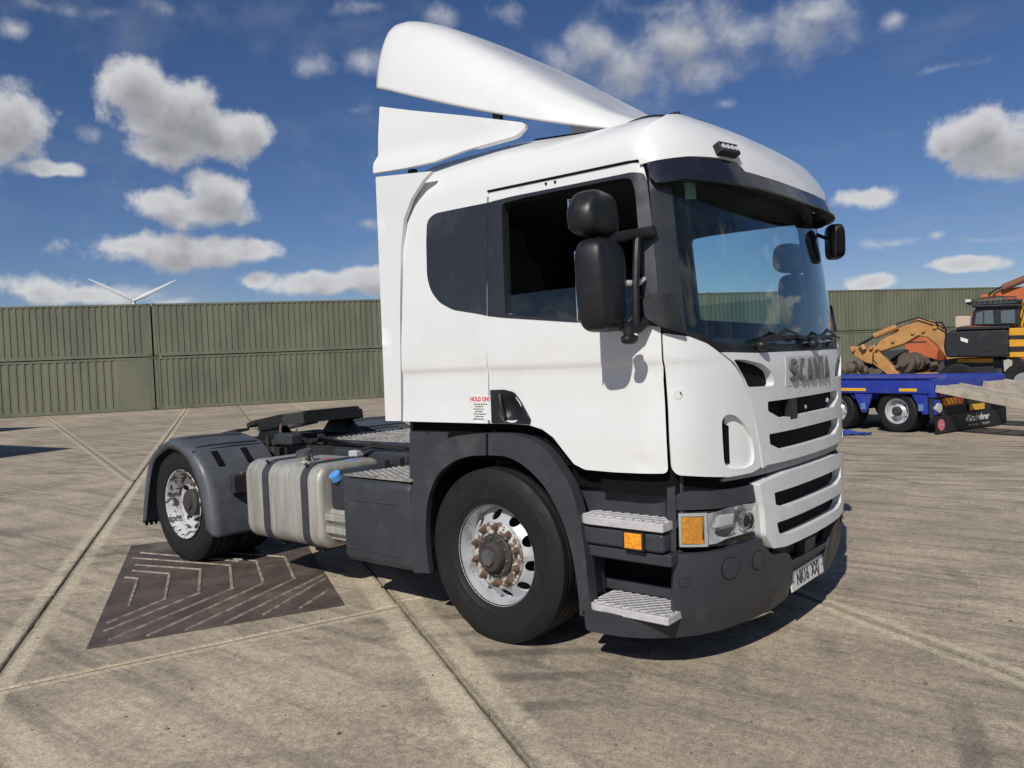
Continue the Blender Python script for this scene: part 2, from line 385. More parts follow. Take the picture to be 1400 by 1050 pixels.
def text_mesh(name, body, size, m, parent, place, depth=.004, bold=0., sx=1., align='CENTER', shear=0.):
    cu = bpy.data.curves.new(name, 'FONT'); cu.body = body; cu.size = size; cu.align_x = align; cu.align_y = 'CENTER'; cu.extrude = depth/2; cu.offset = bold; cu.shear = shear; cu.resolution_u = 3
    t = bpy.data.objects.new(name, cu); COL.objects.link(t)
    me = bpy.data.meshes.new_from_object(t.evaluated_get(bpy.context.evaluated_depsgraph_get()))
    bpy.data.objects.remove(t); bpy.data.curves.remove(cu)
    for v in me.vertices: v.co = place(v.co.x*sx, v.co.y, v.co.z)
    me.name = name; me.materials.clear()
    return finish(name, me, m, parent, 0, 2, False)

# ================================================================== THE YARD
UA = math.radians(150.5); UD = Vector((math.cos(UA), math.sin(UA))); VD = Vector((math.sin(UA), -math.cos(UA)))
def uv2xy(u, v): p = UD*u+VD*v; return (p.x, p.y)
def concrete_material():
    m = bpy.data.materials.new('yard_concrete'); m.use_nodes = True; t = NT(m.node_tree); bs = t.n['Principled BSDF']
    P = t.new('ShaderNodeNewGeometry').outputs['Position']
    oi = t.new('ShaderNodeObjectInfo').outputs['Random']
    Q = t.mapping(P, rot=(0, 0, -UA))                      # x along the joints, y across
    big = t.noise(P, .35, 4, .62); mid = t.noise(P, 1.7, 6, .68); fine = t.noise(P, 22, 5, .75); grit = t.noise(P, 75, 4, .8)
    col = t.mix(t.ramp(big, .32, .70), (.45, .374, .278), (.31, .258, .192))
    col = t.mix(t.ramp(mid, .38, .74, 0, .75), col, (.20, .17, .13))
    # long brushed and tyre-worn streaks in two directions
    st = t.noise(t.mapping(P, rot=(0, 0, math.radians(-18)), sc=(.22, 3.2, 1)), 1.5, 5, .66)
    col = t.mix(t.ramp(st, .46, .72, 0, .72), col, (.145, .124, .10))
    st2 = t.noise(t.mapping(P, rot=(0, 0, math.radians(52)), sc=(.3, 4.2, 1), loc=(3, 1, 0)), 1.6, 6, .64)
    col = t.mix(t.ramp(st2, .50, .74, 0, .55), col, (.14, .12, .10))
    st3 = t.noise(t.mapping(P, rot=(0, 0, -UA), sc=(.16, 2.0, 1), loc=(7, 3, 0)), 1.4, 6, .6)
    col = t.mix(t.ramp(st3, .50, .72, 0, .5), col, (.46, .388, .28))
    # curved scuffs of turning tyres
    wv = t.new('ShaderNodeTexWave', wave_type='RINGS', rings_direction='Z'); t.l.new(t.mapping(P, loc=(9, 4.5, 0)), wv.inputs[0])
    wv.inputs['Scale'].default_value = .62; wv.inputs['Distortion'].default_value = 2.2; wv.inputs['Detail'].default_value = 3; wv.inputs['Detail Scale'].default_value = .6
    sc = t.m('MULTIPLY', t.ramp(wv.outputs[1], .72, .98), t.ramp(t.noise(P, .5, 4, .6), .5, .68))
    col = t.mix(t.m('MULTIPLY', sc, .55), col, (.085, .078, .070))
    wv2 = t.new('ShaderNodeTexWave', wave_type='RINGS', rings_direction='Z'); t.l.new(t.mapping(P, loc=(-6.5, 9.0, 0)), wv2.inputs[0])
    wv2.inputs['Scale'].default_value = .9; wv2.inputs['Distortion'].default_value = 1.6; wv2.inputs['Detail'].default_value = 4; wv2.inputs['Detail Scale'].default_value = .5
    sc2 = t.m('MULTIPLY', t.ramp(wv2.outputs[1], .66, .98), t.ramp(t.noise(t.mapping(P, loc=(5, 5, 0)), .42, 4, .6), .46, .66))
    col = t.mix(t.m('MULTIPLY', sc2, .6), col, (.090, .082, .072))
    # pale saw-cut and repair bands beside the long joints
    sep = t.new('ShaderNodeSeparateXYZ'); t.l.new(Q, sep.inputs[0]); V = t.m('MULTIPLY', sep.outputs[1], -1.); U = sep.outputs[0]
    for v0, wd in ((-1.43, .17), (-3.78, .12), (1.05, .10)):
        dv = t.m('ABSOLUTE', t.m('ADD', t.m('SUBTRACT', V, v0), t.m('MULTIPLY_ADD', mid, .07, -.035)))
        band = t.m('MULTIPLY', t.ramp(dv, wd*.80, wd*1.2, 1, 0), t.ramp(t.noise(P, 2.2, 4, .6), .30, .62, .35, .8))
        if v0 == -1.43: band = t.m('MULTIPLY', band, t.ramp(U, 1.2, 3., 1, 0))
        col = t.mix(band, col, (.50, .43, .31))
        edge = t.m('MULTIPLY', t.ramp(dv, .012, .05, 1, 0), .55); col = t.mix(edge, col, (.10, .085, .065))
    dl = t.m('ABSOLUTE', t.m('SUBTRACT', V, t.m('MULTIPLY_ADD', U, -.215, -3.83+.215*8.95)))      # the slanting joint
    col = t.mix(t.m('MULTIPLY', t.m('MULTIPLY', t.ramp(dl, .10, .14, 1, 0), t.ramp(U, 8.9, 9.1)), .55), col, (.46, .395, .285)); col = t.mix(t.m('MULTIPLY', t.m('MULTIPLY', t.ramp(dl, .02, .05, 1, 0), t.ramp(U, 8.9, 9.1)), .6), col, (.11, .095, .07))
    dl = t.m('ABSOLUTE', t.m('SUBTRACT', U, t.m('MULTIPLY_ADD', V, .42/2.33, .42*3.76/2.33-.06)))      # the cross joint by the plate
    on = t.m('MULTIPLY', t.ramp(V, -3.80, -3.74), t.ramp(V, -1.46, -1.40, 1, 0))
    col = t.mix(t.m('MULTIPLY', t.m('MULTIPLY', t.ramp(dl, .05, .08, 1, 0), on), .6), col, (.46, .39, .27)); col = t.mix(t.m('MULTIPLY', t.m('MULTIPLY', t.ramp(dl, .008, .02, 1, 0), on), .6), col, (.12, .10, .075))
    # oil drips, pale lime flecks, dark grit
    oil = t.ramp(t.noise(P, 3.1, 3, .5), .70, .76, 0, .55); col = t.mix(oil, col, (.045, .040, .036))
    vo = t.new('ShaderNodeTexVoronoi', feature='F1'); t.l.new(P, vo.inputs[0]); vo.inputs['Scale'].default_value = 7.5
    rn = t.new('ShaderNodeSeparateXYZ'); t.l.new(vo.outputs['Color'], rn.inputs[0])
    fl = t.m('MULTIPLY', t.ramp(vo.outputs['Distance'], .02, .055, 1, 0), t.ramp(rn.outputs[0], .72, .74))
    fl = t.m('MULTIPLY', fl, t.ramp(t.noise(P, 1.1, 3, .6), .44, .56)); col = t.mix(t.m('MULTIPLY', fl, .7), col, (.62, .59, .52))
    dk = t.m('MULTIPLY', t.ramp(vo.outputs['Distance'], .015, .045, 1, 0), t.ramp(rn.outputs[1], .86, .87)); col = t.mix(t.m('MULTIPLY', dk, .8), col, (.05, .045, .04))
    # hairline cracks
    cr = t.new('ShaderNodeTexVoronoi', feature='DISTANCE_TO_EDGE'); t.l.new(t.vm('ADD', P, t.vm('SCALE', t.noise(P, 1.2, 5, .6, 1), 1.4)), cr.inputs[0]); cr.inputs['Scale'].default_value = .16
    ck = t.m('MULTIPLY', t.ramp(cr.outputs[0], .0006, .0022, 1, 0), t.ramp(t.noise(P, .25, 3, .5), .48, .6)); col = t.mix(t.m('MULTIPLY', ck, .3), col, (.08, .07, .06))
    sp = t.ramp(fine, .3, .7, .74, 1.22); col = t.mix(1., col, t.mix(1., (1, 1, 1), t.vm('SCALE', (1, 1, 1), sp), 'MULTIPLY'), 'MULTIPLY')
    gr = t.ramp(grit, .32, .70, .66, 1.28); col = t.mix(1., col, t.vm('SCALE', (1, 1, 1), gr), 'MULTIPLY')
    rs = t.ramp(oi, 0, 1, 1.16, 1.34, 'LINEAR'); col = t.mix(1., col, t.vm('SCALE', (1, 1, 1), rs), 'MULTIPLY')
    t.l.new(col, bs.inputs['Base Color']); bs.inputs['Roughness'].default_value = .88; bs.inputs['Specular IOR Level'].default_value = .3
    h = t.m('ADD', t.m('MULTIPLY', fine, .5), t.m('ADD', t.m('MULTIPLY', grit, .35), t.m('MULTIPLY', st, .5)))
    bn = t.new('ShaderNodeBump'); bn.inputs['Strength'].default_value = .5; bn.inputs['Distance'].default_value = .006; t.l.new(h, bn.inputs['Height']); t.l.new(bn.outputs[0], bs.inputs['Normal'])
    return m
CONC = concrete_material()
JOINT = mat('joint_dirt', (.11, .092, .068), .95, var=.4, vscale=3, coords='Position', bump=.4, bscale=20)
EARTH = mat('far_earth', (.16, .14, .09), .95, col2=(.09, .11, .05), vscale=.02, coords='Position')
ground = MB().add([(-3000, -3000, -.30), (3000, -3000, -.30), (3000, 3000, -.30), (-3000, 3000, -.30)], [(0, 1, 2, 3)]).build('ground', EARTH, smooth=False); ground['kind'] = 'structure'
yard = MB().add([(*uv2xy(u, v), -.028) for u, v in ((-40, -62), (75, -62), (75, 75), (-40, 75))], [(0, 1, 2, 3)]).build('yard', JOINT, smooth=False); yard['kind'] = 'structure'
SLABS = []
def l2(u): return -3.83-.215*(u-8.95)
SLABS += [[(-38, -60), (2.0, -60), (2.0, -3.78), (-38, -3.78)], [(2.0, -60), (8.95, -60), (8.95, -3.78), (2.0, -3.78)],
          [(8.95, -60), (30, -60), (30, l2(30)), (8.95, l2(8.95))], [(8.95, l2(8.95)), (30, l2(30)), (30, -3.78), (9.2, -3.78)],
          [(30, -60), (74, -60), (74, l2(74)), (30, l2(30))], [(30, l2(30)), (74, l2(74)), (74, -3.78), (30, -3.78)]]
def band(v0, v1, cuts0, cuts1=None):
    cuts1 = cuts1 or cuts0
    for i in range(len(cuts0)-1):
        SLABS.append([(cuts0[i], v0), (cuts0[i+1], v0), (cuts1[i+1], v1), (cuts1[i], v1)])
band(-3.78, -1.43, [-38, -7, -.05, 4.3, 12, 20, 29, 39, 50, 74], [-38, -7, .42, 4.3, 12, 20, 29, 39, 50, 74])
band(-1.43, 1.05, [-38, -16, -8, .5, 7.5, 15, 24, 34, 46, 74])
for i, v in enumerate((1.05, 4.6, 9.1, 14, 19, 25, 32, 40, 50)):
    v2 = (1.05, 4.6, 9.1, 14, 19, 25, 32, 40, 50, 74)[i+1]; j = (i % 2)*2.2
    band(v, v2, [-38, -22+j, -12-j, -3.5, 2.5, 10+j, 19, 28-j, 40, 54, 74])
for poly in SLABS:
    P2 = [Vector(uv2xy(u, v)) for u, v in poly]
    if sum(P2[i].x*P2[(i+1) % 4].y-P2[(i+1) % 4].x*P2[i].y for i in range(4)) < 0: P2.reverse()
    def inset(P2, g):
        n = len(P2); out = []
        for i in range(n):
            a, b, c = P2[i-1], P2[i], P2[(i+1) % n]; d1 = (b-a).normalized(); d2 = (c-b).normalized()
            n1 = Vector((-d1.y, d1.x)); n2 = Vector((-d2.y, d2.x)); k = 1+n1.dot(n2)
            out.append(b+(n1+n2)*(g/k))
        return out
    A_, B_ = inset(P2, .006), inset(P2, .011); ra, rb_ = [], []
    for i in range(4):
        a_, c_, d_, e_ = A_[i], A_[(i+1) % 4], B_[i], B_[(i+1) % 4]; L_ = (c_-a_).length; ts = {0.}
        for k in range(1, int(L_/.09)):
            if (a_+(c_-a_)*(k*.09/L_)-Vector((0, -1))).length < 9: ts.add(k*.09/L_)
        nr = Vector((-(c_-a_).y, (c_-a_).x)).normalized()
        for t_ in sorted(ts):
            j = 0 if t_ == 0 else max(0, random.gauss(0, .004)); ra.append(a_+(c_-a_)*t_+nr*j*.6); rb_.append(d_+(e_-d_)*t_+nr*(j+abs(random.gauss(0, .0025))*(t_ > 0)))
    o = MB().loft([[(*p, -.026) for p in ra], [(*p, -.007) for p in ra], [(*p, 0) for p in rb_]], caps=(False, True)).build('concrete_slab', CONC, yard, smooth=False)

# rusted chevron plate let into the concrete
PLATE_RUST = mat('rusty_plate', (.080, .058, .050), .62, metal=.1, col2=(.13, .098, .082), vscale=3, dirt=(.22, .19, .15), dirt_amt=.75, dscale=2.6, dlo=.46, dhi=.78, bump=.35, bscale=60, rvar=.12, coords='Position')
RIB = mat('worn_rib', (.36, .32, .25), .7, col2=(.15, .125, .10), vscale=14, coords='Position')
plate = empty('steel_plate', (*uv2xy(2.04, -2.58), 0)); tag(plate, 'rusty brown steel plate with pale chevron ribs let into the concrete', 'plate')
def in_plate(o): o.location = -Vector(plate.location); return o
pl_poly = [uv2xy(u, v) for u, v in ((.45, -3.36), (.58, -1.78), (3.62, -1.82), (3.57, -3.38))]
in_plate(MB().prism(pl_poly, .0015, .009, lambda a, b, h: (a, b, h)).build('plate_sheet', PLATE_RUST, plate, bevel=.003))
RIBS = [[(-4.21,-1.42),(-3.14,-1.09),(-2.45,-1.48),(-2.07,-2.55)], [(-3.92,-1.53),(-3.24,-1.3),(-2.56,-1.69),(-2.28,-2.49)], [(-3.73,-1.64),(-3.34,-1.52),(-2.64,-1.91),(-2.44,-2.4)],
        [(-3.56,-1.78),(-3.43,-1.74),(-2.73,-2.13)], [(-3.75,-1.06),(-3.07,-.88),(-2.37,-1.26),(-1.94,-2.37)], [(-3.6,-.85),(-2.97,-.66),(-2.27,-1.05),(-1.83,-2.17)],
        [(-2.16,-.86),(-1.74,-1.95)], [(-2.05,-.93),(-1.67,-1.71)], [(-1.76,-1.12),(-1.58,-1.48)], [(-4.35,-1.28),(-3.2,-.97)]]
for r in RIBS:
    b = MB()
    for i in range(len(r)-1):
        a, c = Vector(r[i]), Vector(r[i+1]); d = (c-a).normalized(); n = Vector((-d.y, d.x))*.0135; a = a-d*.008; c = c+d*.008
        z = .0092+.0004*i
        b.loft([[(*(a+n), z), (*(a-n), z), (*(a-n*.5), z+.007), (*(a+n*.5), z+.007)], [(*(c+n), z), (*(c-n), z), (*(c-n*.5), z+.007), (*(c+n*.5), z+.007)]])
    in_plate(b.build('chevron_rib', RIB, plate, smooth=False))
# loose stones and clods
STONE = mat('loose_stone', (.09, .08, .065), .95, col2=(.2, .17, .13), vscale=8, coords='Position')
bs_ = MB(); rs = random.Random(3)
for k in range(150):
    t_ = rs.random(); x = 700+rs.uniform(-700, 700); y = rs.uniform(700, 1045); h = hit(x, y, 2, 0.)
    if h.y > -.9 and -4.2 < h.x < 1.5: continue
    q = rs.uniform(.002, .006)*(1+t_*.6); bs_.sphere((h.x, h.y, q*.4), (q*rs.uniform(.7, 1.4), q*rs.uniform(.7, 1.4), q*.7), 6, 4)
st = bs_.build('loose_stones', STONE); tag(st, 'small loose stones and grit scattered over the concrete', 'stones', kind='stuff')

# ================================================================== CONTAINERS
OLIVE = mat('olive_paint', (.146, .149, .102), .62, col2=(.104, .111, .078), vscale=.55, coords='Position', dirt=(.19, .175, .115), dirt_amt=.5, dscale=2.4, dlo=.5, dhi=.85, rvar=.1, bump=.15, bscale=25, stretch=(1.4, 1.4, .5))
OLIVE2 = mat('olive_paint_dark', (.085, .088, .048), .65, col2=(.06, .06, .036), vscale=2, dirt=(.10, .06, .035), dirt_amt=.5, dscale=5)
WA = np.array([-35.22, 13.99]); WT = np.array([.554, .8325]); WN = np.array([-.8325, .554]); WROT = math.atan2(WT[1], WT[0])
def make_container(L, flat_end=False, pitch=.2786):
    if flat_end: pitch = .335
    r = empty('shipping_container'); H, Wd = 2.59, 2.44
    x0, x1 = .16, L-.16; z0, z1 = .17, H-.11
    prof = []; x = x0
    xe = x1-(1.25 if flat_end else 0)
    while x+pitch <= xe+.02:
        prof += [(x, .012), (x+.105, .012), (x+.139, .048), (x+.244, .048)]; x += pitch
    prof += [(x, .012), (x1, .012)]
    def sheet(f, name):
        b = MB(); n = len(prof); b.v = [f(a, d, z) for z in (z0, z1) for a, d in prof]; b.f = [(i, i+1, n+i+1, n+i) for i in range(n-1)]
        return b.build(name, OLIVE, r, smooth=False)
    sheet(lambda a, d, z: (a, d, z), 'side_wall'); sheet(lambda a, d, z: (a, Wd-d, z), 'side_wall')
    for y in (0, Wd-.06):
        MB().lohi((.16, y+.002, 0.02), (L-.16, y+.058, .17)).build('bottom_rail', OLIVE, r, bevel=.006)
        MB().lohi((.16, y+.002, H-.11), (L-.16, y+.058, H-.012)).build('top_rail', OLIVE, r, bevel=.006)
        for xx in (.004, L-.154):
            MB().lohi((xx, y if y == 0 else y-.06, .118), (xx+.15, (y if y == 0 else y-.06)+.12, H-.118)).build('corner_post', OLIVE, r, bevel=.01)
            for zz in (0, H-.118):
                yy = -.004 if y == 0 else y-.096
                MB().lohi((xx-.004+(0 if xx < 1 else -.02), yy, zz), (xx+.154+(.02 if xx < 1 else 0), yy+.16, zz+.118)).build('corner_casting', OLIVE2, r, bevel=.012)
    MB().lohi((.16, .06, H-.05), (L-.16, Wd-.06, H-.03)).build('roof_sheet', OLIVE2, r, smooth=False)
    for xx in (.05, L-.09): MB().lohi((xx, .12, .12), (xx+.04, Wd-.12, H-.06)).build('end_wall', OLIVE2, r, smooth=False)
    return r
PITCH40 = 12.25; protos = {}
spans = [(-24.5, 12.19), (-12.25, 12.19), (0, 12.19), (12.25, 12.19), (24.5, 6.06), (30.4, 12.19), (42.45, 12.19), (54.7, 12.19), (66.95, 12.19)]
shift = {True: .0, False: .05}
for row in (0, 1):
    for s0, L in spans:
        flat = (row == 0 and s0 == -12.25)
        key = (L, flat)
        if key not in protos: protos[key] = make_container(L, flat); o = protos[key]
        else: o = copy_tree(protos[key])
        s0j = s0+random.uniform(-.02, .02); dep = random.uniform(-.03, .03)+(.05 if row else 0)
        p = WA+WT*s0j+WN*dep
        o.location = (p[0], p[1], row*2.605); o.rotation_euler = (0, 0, WROT+random.uniform(-.0012, .0012))
        where = {-24.5: 'at the near end of the wall, beyond the flat-panel one', -12.25: 'beneath the wind turbine', 0: 'beside the one with the plain flat panel, behind the chassis', 12.25: 'hidden behind the white cab', 24.5: 'the short one behind the truck', 30.4: 'between the truck cab and the scrap heap', 42.45: 'behind the tan excavator boom', 54.7: 'behind the black excavator cab', 66.95: 'beyond the orange excavator'}[s0]
        if flat: tag(o, 'olive green shipping container with a plain flat panel beside its ribs, in the lower row', 'container', 'containers stacked as a wall')
        else: tag(o, 'ribbed olive container, %s row, %s' % ('upper' if row else 'lower', where), 'container', 'containers stacked as a wall')
# two container shapes added out of view to cast the shadows at the left
for (x, y, rz, lb) in ((-27.2, 3.52, math.radians(201), 'unseen shadow caster in container shape added beside the yard, its shadow nearer the container wall'), (-16.4, .25, math.radians(187), 'unseen shadow caster in container shape added beside the yard, its long shadow nearer the truck')):
    o = copy_tree(protos[(6.06, False)]); tag(o, lb, 'container', 'unseen shadow casters beside the yard')
    o.location = (x, y, 0.0); o.rotation_euler = (0, 0, rz)

# ================================================================== WIND TURBINE
TURB = mat('turbine_white', (.72, .73, .74), .45)
hubp = Vector(CAM_POS+px_dir(183, 411)*672)
turb = empty('wind_turbine', (hubp.x, hubp.y, -.3)); tag(turb, 'white wind turbine far behind the container wall', 'wind turbine')
vd = Vector((hubp.x-CAM_POS[0], hubp.y-CAM_POS[1], 0)).normalized(); rt = Vector((vd.y, -vd.x, 0)); hz = hubp.z+.3
MB().cyl(vd*4.5, vd*4.5+Vector((0, 0, hz-1)), 2.0, 1.25, 24).build('tower', TURB, turb)
MB().loft([[vd*d+rt*(math.cos(a)*w_)+Vector((0, 0, hz+math.sin(a)*w_)) for a in [2*math.pi*k/12 for k in range(12)]] for d, w_ in ((1.2, 1.5), (3, 1.8), (7.5, 1.75), (9, 1.1))]).build('nacelle', TURB, turb)
MB().sphere(tuple(vd*.3+Vector((0, 0, hz))), (1.5, 1.5, 1.5)).build('hub', TURB, turb)
for ang in (27.5, 151.5, 270.5):
    a = math.radians(ang); dr = rt*math.cos(a)+Vector((0, 0, math.sin(a))); ch = rt*-math.sin(a)+Vector((0, 0, math.cos(a)))
    rings = []
    for q, c_, th in ((1, .9, .9), (4, 1.2, .9), (8, 1.7, .5), (17, 1.2, .3), (27.5, .75, .16), (34, .3, .06)):
        rings.append([dr*q+ch*(math.cos(k)*c_ - c_*.25)+vd*(math.sin(k)*th-.02*q)+Vector((0, 0, hz)) for k in [2*math.pi*i/12 for i in range(12)]])
    MB().loft(rings).build('blade', TURB, turb)

# ================================================================== THE TRUCK
truck = empty('truck_tractor', (0, 0, 0))
tag(truck, 'white two-axle truck tractor unit with tall roof air deflector and dark grey bumper', 'truck')
T = truck
def lerp_table(tab, z):
    if z <= tab[0][0]: return tab[0][1]
    for (a, b), (c, d) in zip(tab, tab[1:]):
        if z <= c: t = (z-a)/(c-a); t = t*t*(3-2*t) if False else t; return b+(d-b)*t
    return tab[-1][1]
def make_contour(xc0, F0, W0, n, Ft, Wt):
    pts = []; N = 240
    for i in range(N+1):
        th = math.pi/2*i/N; c, s_ = math.cos(th), math.sin(th)
        pts.append((xc0+(F0-xc0)*max(c, 0)**(2/n), W0*max(s_, 0)**(2/n)))
    arc = [0]
    for a, b in zip(pts, pts[1:]): arc.append(arc[-1]+math.hypot(b[0]-a[0], b[1]-a[1]))
    arc = np.array(arc); X = np.array([p[0] for p in pts]); Y = np.array([p[1] for p in pts]); S1 = arc[-1]
    def f(s_, z):
        a = abs(s_); Wz = lerp_table(Wt, z); Fz = lerp_table(Ft, z)
        if a < S1: x = float(np.interp(a, arc, X)); y = float(np.interp(a, arc, Y)); x = xc0+(x-xc0)*(Fz-xc0)/(F0-xc0); y *= Wz/W0
        else: x = xc0-(a-S1); y = Wz
        return (x, -y if s_ >= 0 else y, z)
    f.S1 = S1; f.xc = xc0
    return f
F_CAB = [(0, 1.42), (1.0, 1.425), (1.55, 1.425), (1.70, 1.405), (2.0, 1.365), (2.5, 1.28), (2.65, 1.25), (3.1, 1.1)]
W_CAB = [(0, 1.21), (1.22, 1.21), (1.40, 1.200), (1.588, 1.199), (1.616, 1.2095), (1.63, 1.2115), (1.76, 1.212), (2.0, 1.20), (2.62, 1.155), (3.2, 1.1)]
CAB = make_contour(.95, 1.425, 1.21, 2.5, F_CAB, W_CAB)
BMP = make_contour(.76, 1.415, 1.255, 2.6, [(0, 1.33), (.2, 1.345), (.34, 1.40), (.55, 1.425), (.75, 1.415), (1.1, 1.40)], [(0, 1.22), (.2, 1.235), (.34, 1.255), (.6, 1.255), (.85, 1.24), (1.1, 1.235)])
LOW = make_contour(.90, 1.432, 1.21, 2.6, [(0, 1.432), (1.1, 1.432)], [(0, 1.21), (2, 1.21)])       # lower grille
def trace(sf, pts, s_guess=None, z_guess=1.2):
    """photo pixels -> parameters of a surface (the near half of it)"""
    out = []
    for u, v in pts:
        best = None
        for s0 in ([s_guess] if s_guess is not None else (.2, .6, 1.0, 1.3, 1.8, 2.4, 3.0)):
            s_, z = s0, z_guess
            for it in range(40):
                p0 = project(sf(s_, z)); e = np.array([u, v])-p0
                if abs(e).max() < .02: break
                h = 1e-3; J = np.stack([(project(sf(s_+h, z))-p0)/h, (project(sf(s_, z+h))-p0)/h], 1)
                try: d = np.linalg.solve(J, e)
                except Exception: break
                d = np.clip(d, -.3, .3); s_ += d[0]; z += d[1]
            er = float(abs(np.array([u, v])-project(sf(s_, z))).max())
            P = Vector(sf(s_, z)); nrm = surf_normal(sf, s_, z)
            front = abs(er) < .5
            dist = (P-Vector(CAM_POS)).length
            if front and (best is None or dist < best[2]): best = (s_, z, dist)
        if best is None: best = (s_, z, 0); print('TRACE FAIL', u, v)
        out.append((best[0], best[1]))
    return out
def tr(sf, pts, **k): return trace(sf, pts, **k)
def mir(poly): return [(-a, b) for a, b in reversed(poly)]
def sym(half): return half+[(-a, b) for a, b in reversed(half) if abs(a) > 1e-6]
def both(name, sf, outline, m, holes=(), flip=-1, parent=None, **k):
    """the same part on the two sides of the truck"""
    par = parent if isinstance(parent, (list, tuple)) else (parent or T,)*2
    a = panel(name, sf, outline, m, par[0], holes=holes, flip=flip, **k)
    dsp = k.get('disp')
    if dsp: k = dict(k, disp=lambda s_, z: dsp(-s_, z))
    b = panel(name, sf, mir(outline), m, par[1], holes=[mir(h) for h in holes], flip=flip, **k)
    return a, b
def smooth_path(p, n=6):
    P = [Vector(q) for q in p]; out = []
    for i in range(len(P)-1):
        a, b_, c, d = P[max(i-1, 0)], P[i], P[i+1], P[min(i+2, len(P)-1)]
        for k in range(n):
            t = k/n; out.append(.5*((2*b_)+(-a+c)*t+(2*a-5*b_+4*c-d)*t*t+(-a+3*b_-3*c+d)*t**3))
    out.append(P[-1]); return [tuple(q) for q in out]
def zero(p): return (0., p[1])
Zs = 1.4

# ---- side doors, rear side panels
door_px = [(669,262),(760,243),(858,223),(879,223),(884,245),(890,300),(897,370),(901,430),(903.5,455),(907,520),(911,600),(913.5,647),(840,645.5),(800,642),(785,634),(770,615),(757,598),(742,587),(725,581.5),(700,579.5),(670,579)]
win_px = [(671,276),(700,269),(780,253),(864,236),(880,237),(885,262),(892,340),(898,400),(901.5,447),(880,444.5),(785,440.5),(690,434.5),(672,432.5)]
open_px = [(686.5,279),(720,270),(780,258),(845,245.5),(864,243.5),(869,262),(874,320),(878,390),(880,441),(785,437),(692,430.5)]
door = fil(tr(CAB, door_px, z_guess=1.6), [.01,0,.03,.05,.0,0,0,0,0,0,0,.03,0,.02,0,0,0,0,0,0,.02])
win = fil(tr(CAB, win_px, z_guess=2.2), [.02,0,0,.02,.05,0,0,0,.04,0,0,0,.03]); opn = fil(tr(CAB, open_px, z_guess=2.2), [.04,0,0,0,.06,0,0,0,.02,0,.02])
hnd = fil(tr(CAB, [(672,533),(690,532.5),(704,536),(713,548),(727,574),(726,580),(700,579),(674,578.5)], z_guess=1.35), [.008,0,.02,.02,.01,.006,0,.008])
hnd_in = fil(tr(CAB, [(678,537),(689,536),(702,539),(710,550),(722,573),(700,575),(679,574.5)], z_guess=1.35), .006)
dent_c, = tr(CAB, [(879, 633)], z_guess=1.1)
def dent(s_, z): return -.012*math.exp(-((s_-dent_c[0])/.035)**2-((z-dent_c[1])/.022)**2)
doorL, doorR = both('door', CAB, door, WHITE, holes=[win, hnd_in], off=.004, thick=.03, res=.034, rows=(1.588, 1.602, 1.616, 1.63), disp=dent, bevel=.005)
DP = (doorL, doorR)
wtrim = fil(tr(CAB, [(669.4,277),(700,269),(780,253),(864,236),(880.5,237),(884.5,248),(890.5,300),(897.5,370),(901.5,430),(903.2,447.5),(880,444.5),(785,440.5),(690,434.5),(669.6,432.2)], z_guess=2.2), [.01,0,0,.02,.03,0,0,0,0,.02,0,0,0,.01])
both('window_trim', CAB, wtrim, TRIM, holes=[opn], off=.0075, thick=.035, res=.06, bevel=.003, parent=DP)
# half lowered window panes
pane_px = [(690,404),(740,397),(800,390),(868,380),(880,442),(785,438),(692,431)]
pane = tr(CAB, pane_px, z_guess=2.0)
both('window_pane', CAB, pane, SIDEG, off=-.022, thick=.004, res=.1, bevel=0, parent=DP)
side_px = [(551,576),(550,430),(552,330),(556,300),(563,284),(600,276.5),(640,268),(666,263),(667,420),(667,579)]
swin_px = [(583,330),(584,302),(594,292),(620,286.5),(655,279.5),(667.5,277),(667.5,432),(655,429.5),(620,424),(601,414),(589,398),(584,378)]
side = fil(tr(CAB, side_px, z_guess=1.9), [0,0,.1,.1,.06,0,0,0,0,0]); swin = fil(tr(CAB, swin_px, z_guess=2.2), [.02,.04,.04,.02,.02,.005,.005,.02,.04,.04,.04,.04])
both('pillar_strip', CAB, tr(CAB, [(667.6,277.5),(670.2,277),(670.4,432.2),(667.8,432)], z_guess=2.2), TRIM, off=.0095, thick=.006, res=.05, bevel=0, parent=DP)
sdL, sdR = both('side_panel', CAB, side, WHITE, holes=[swin], off=.002, thick=.03, res=.034, rows=(1.588, 1.602, 1.616, 1.63), bevel=.005)
swin2 = fil(tr(CAB, [(583.5,330),(584.5,302),(594.5,292.5),(620,287),(655,280),(666.6,277.5),(666.6,431.7),(655,429),(620,423.5),(601.5,413.5),(589.5,397.5),(584.5,378)], z_guess=2.2), [.02,.04,.04,.02,.02,.005,.005,.02,.04,.04,.04,.04])
both('blank_window', CAB, swin2, DARKG, off=.0055, thick=.025, res=.06, bevel=.006, parent=(sdL, sdR))
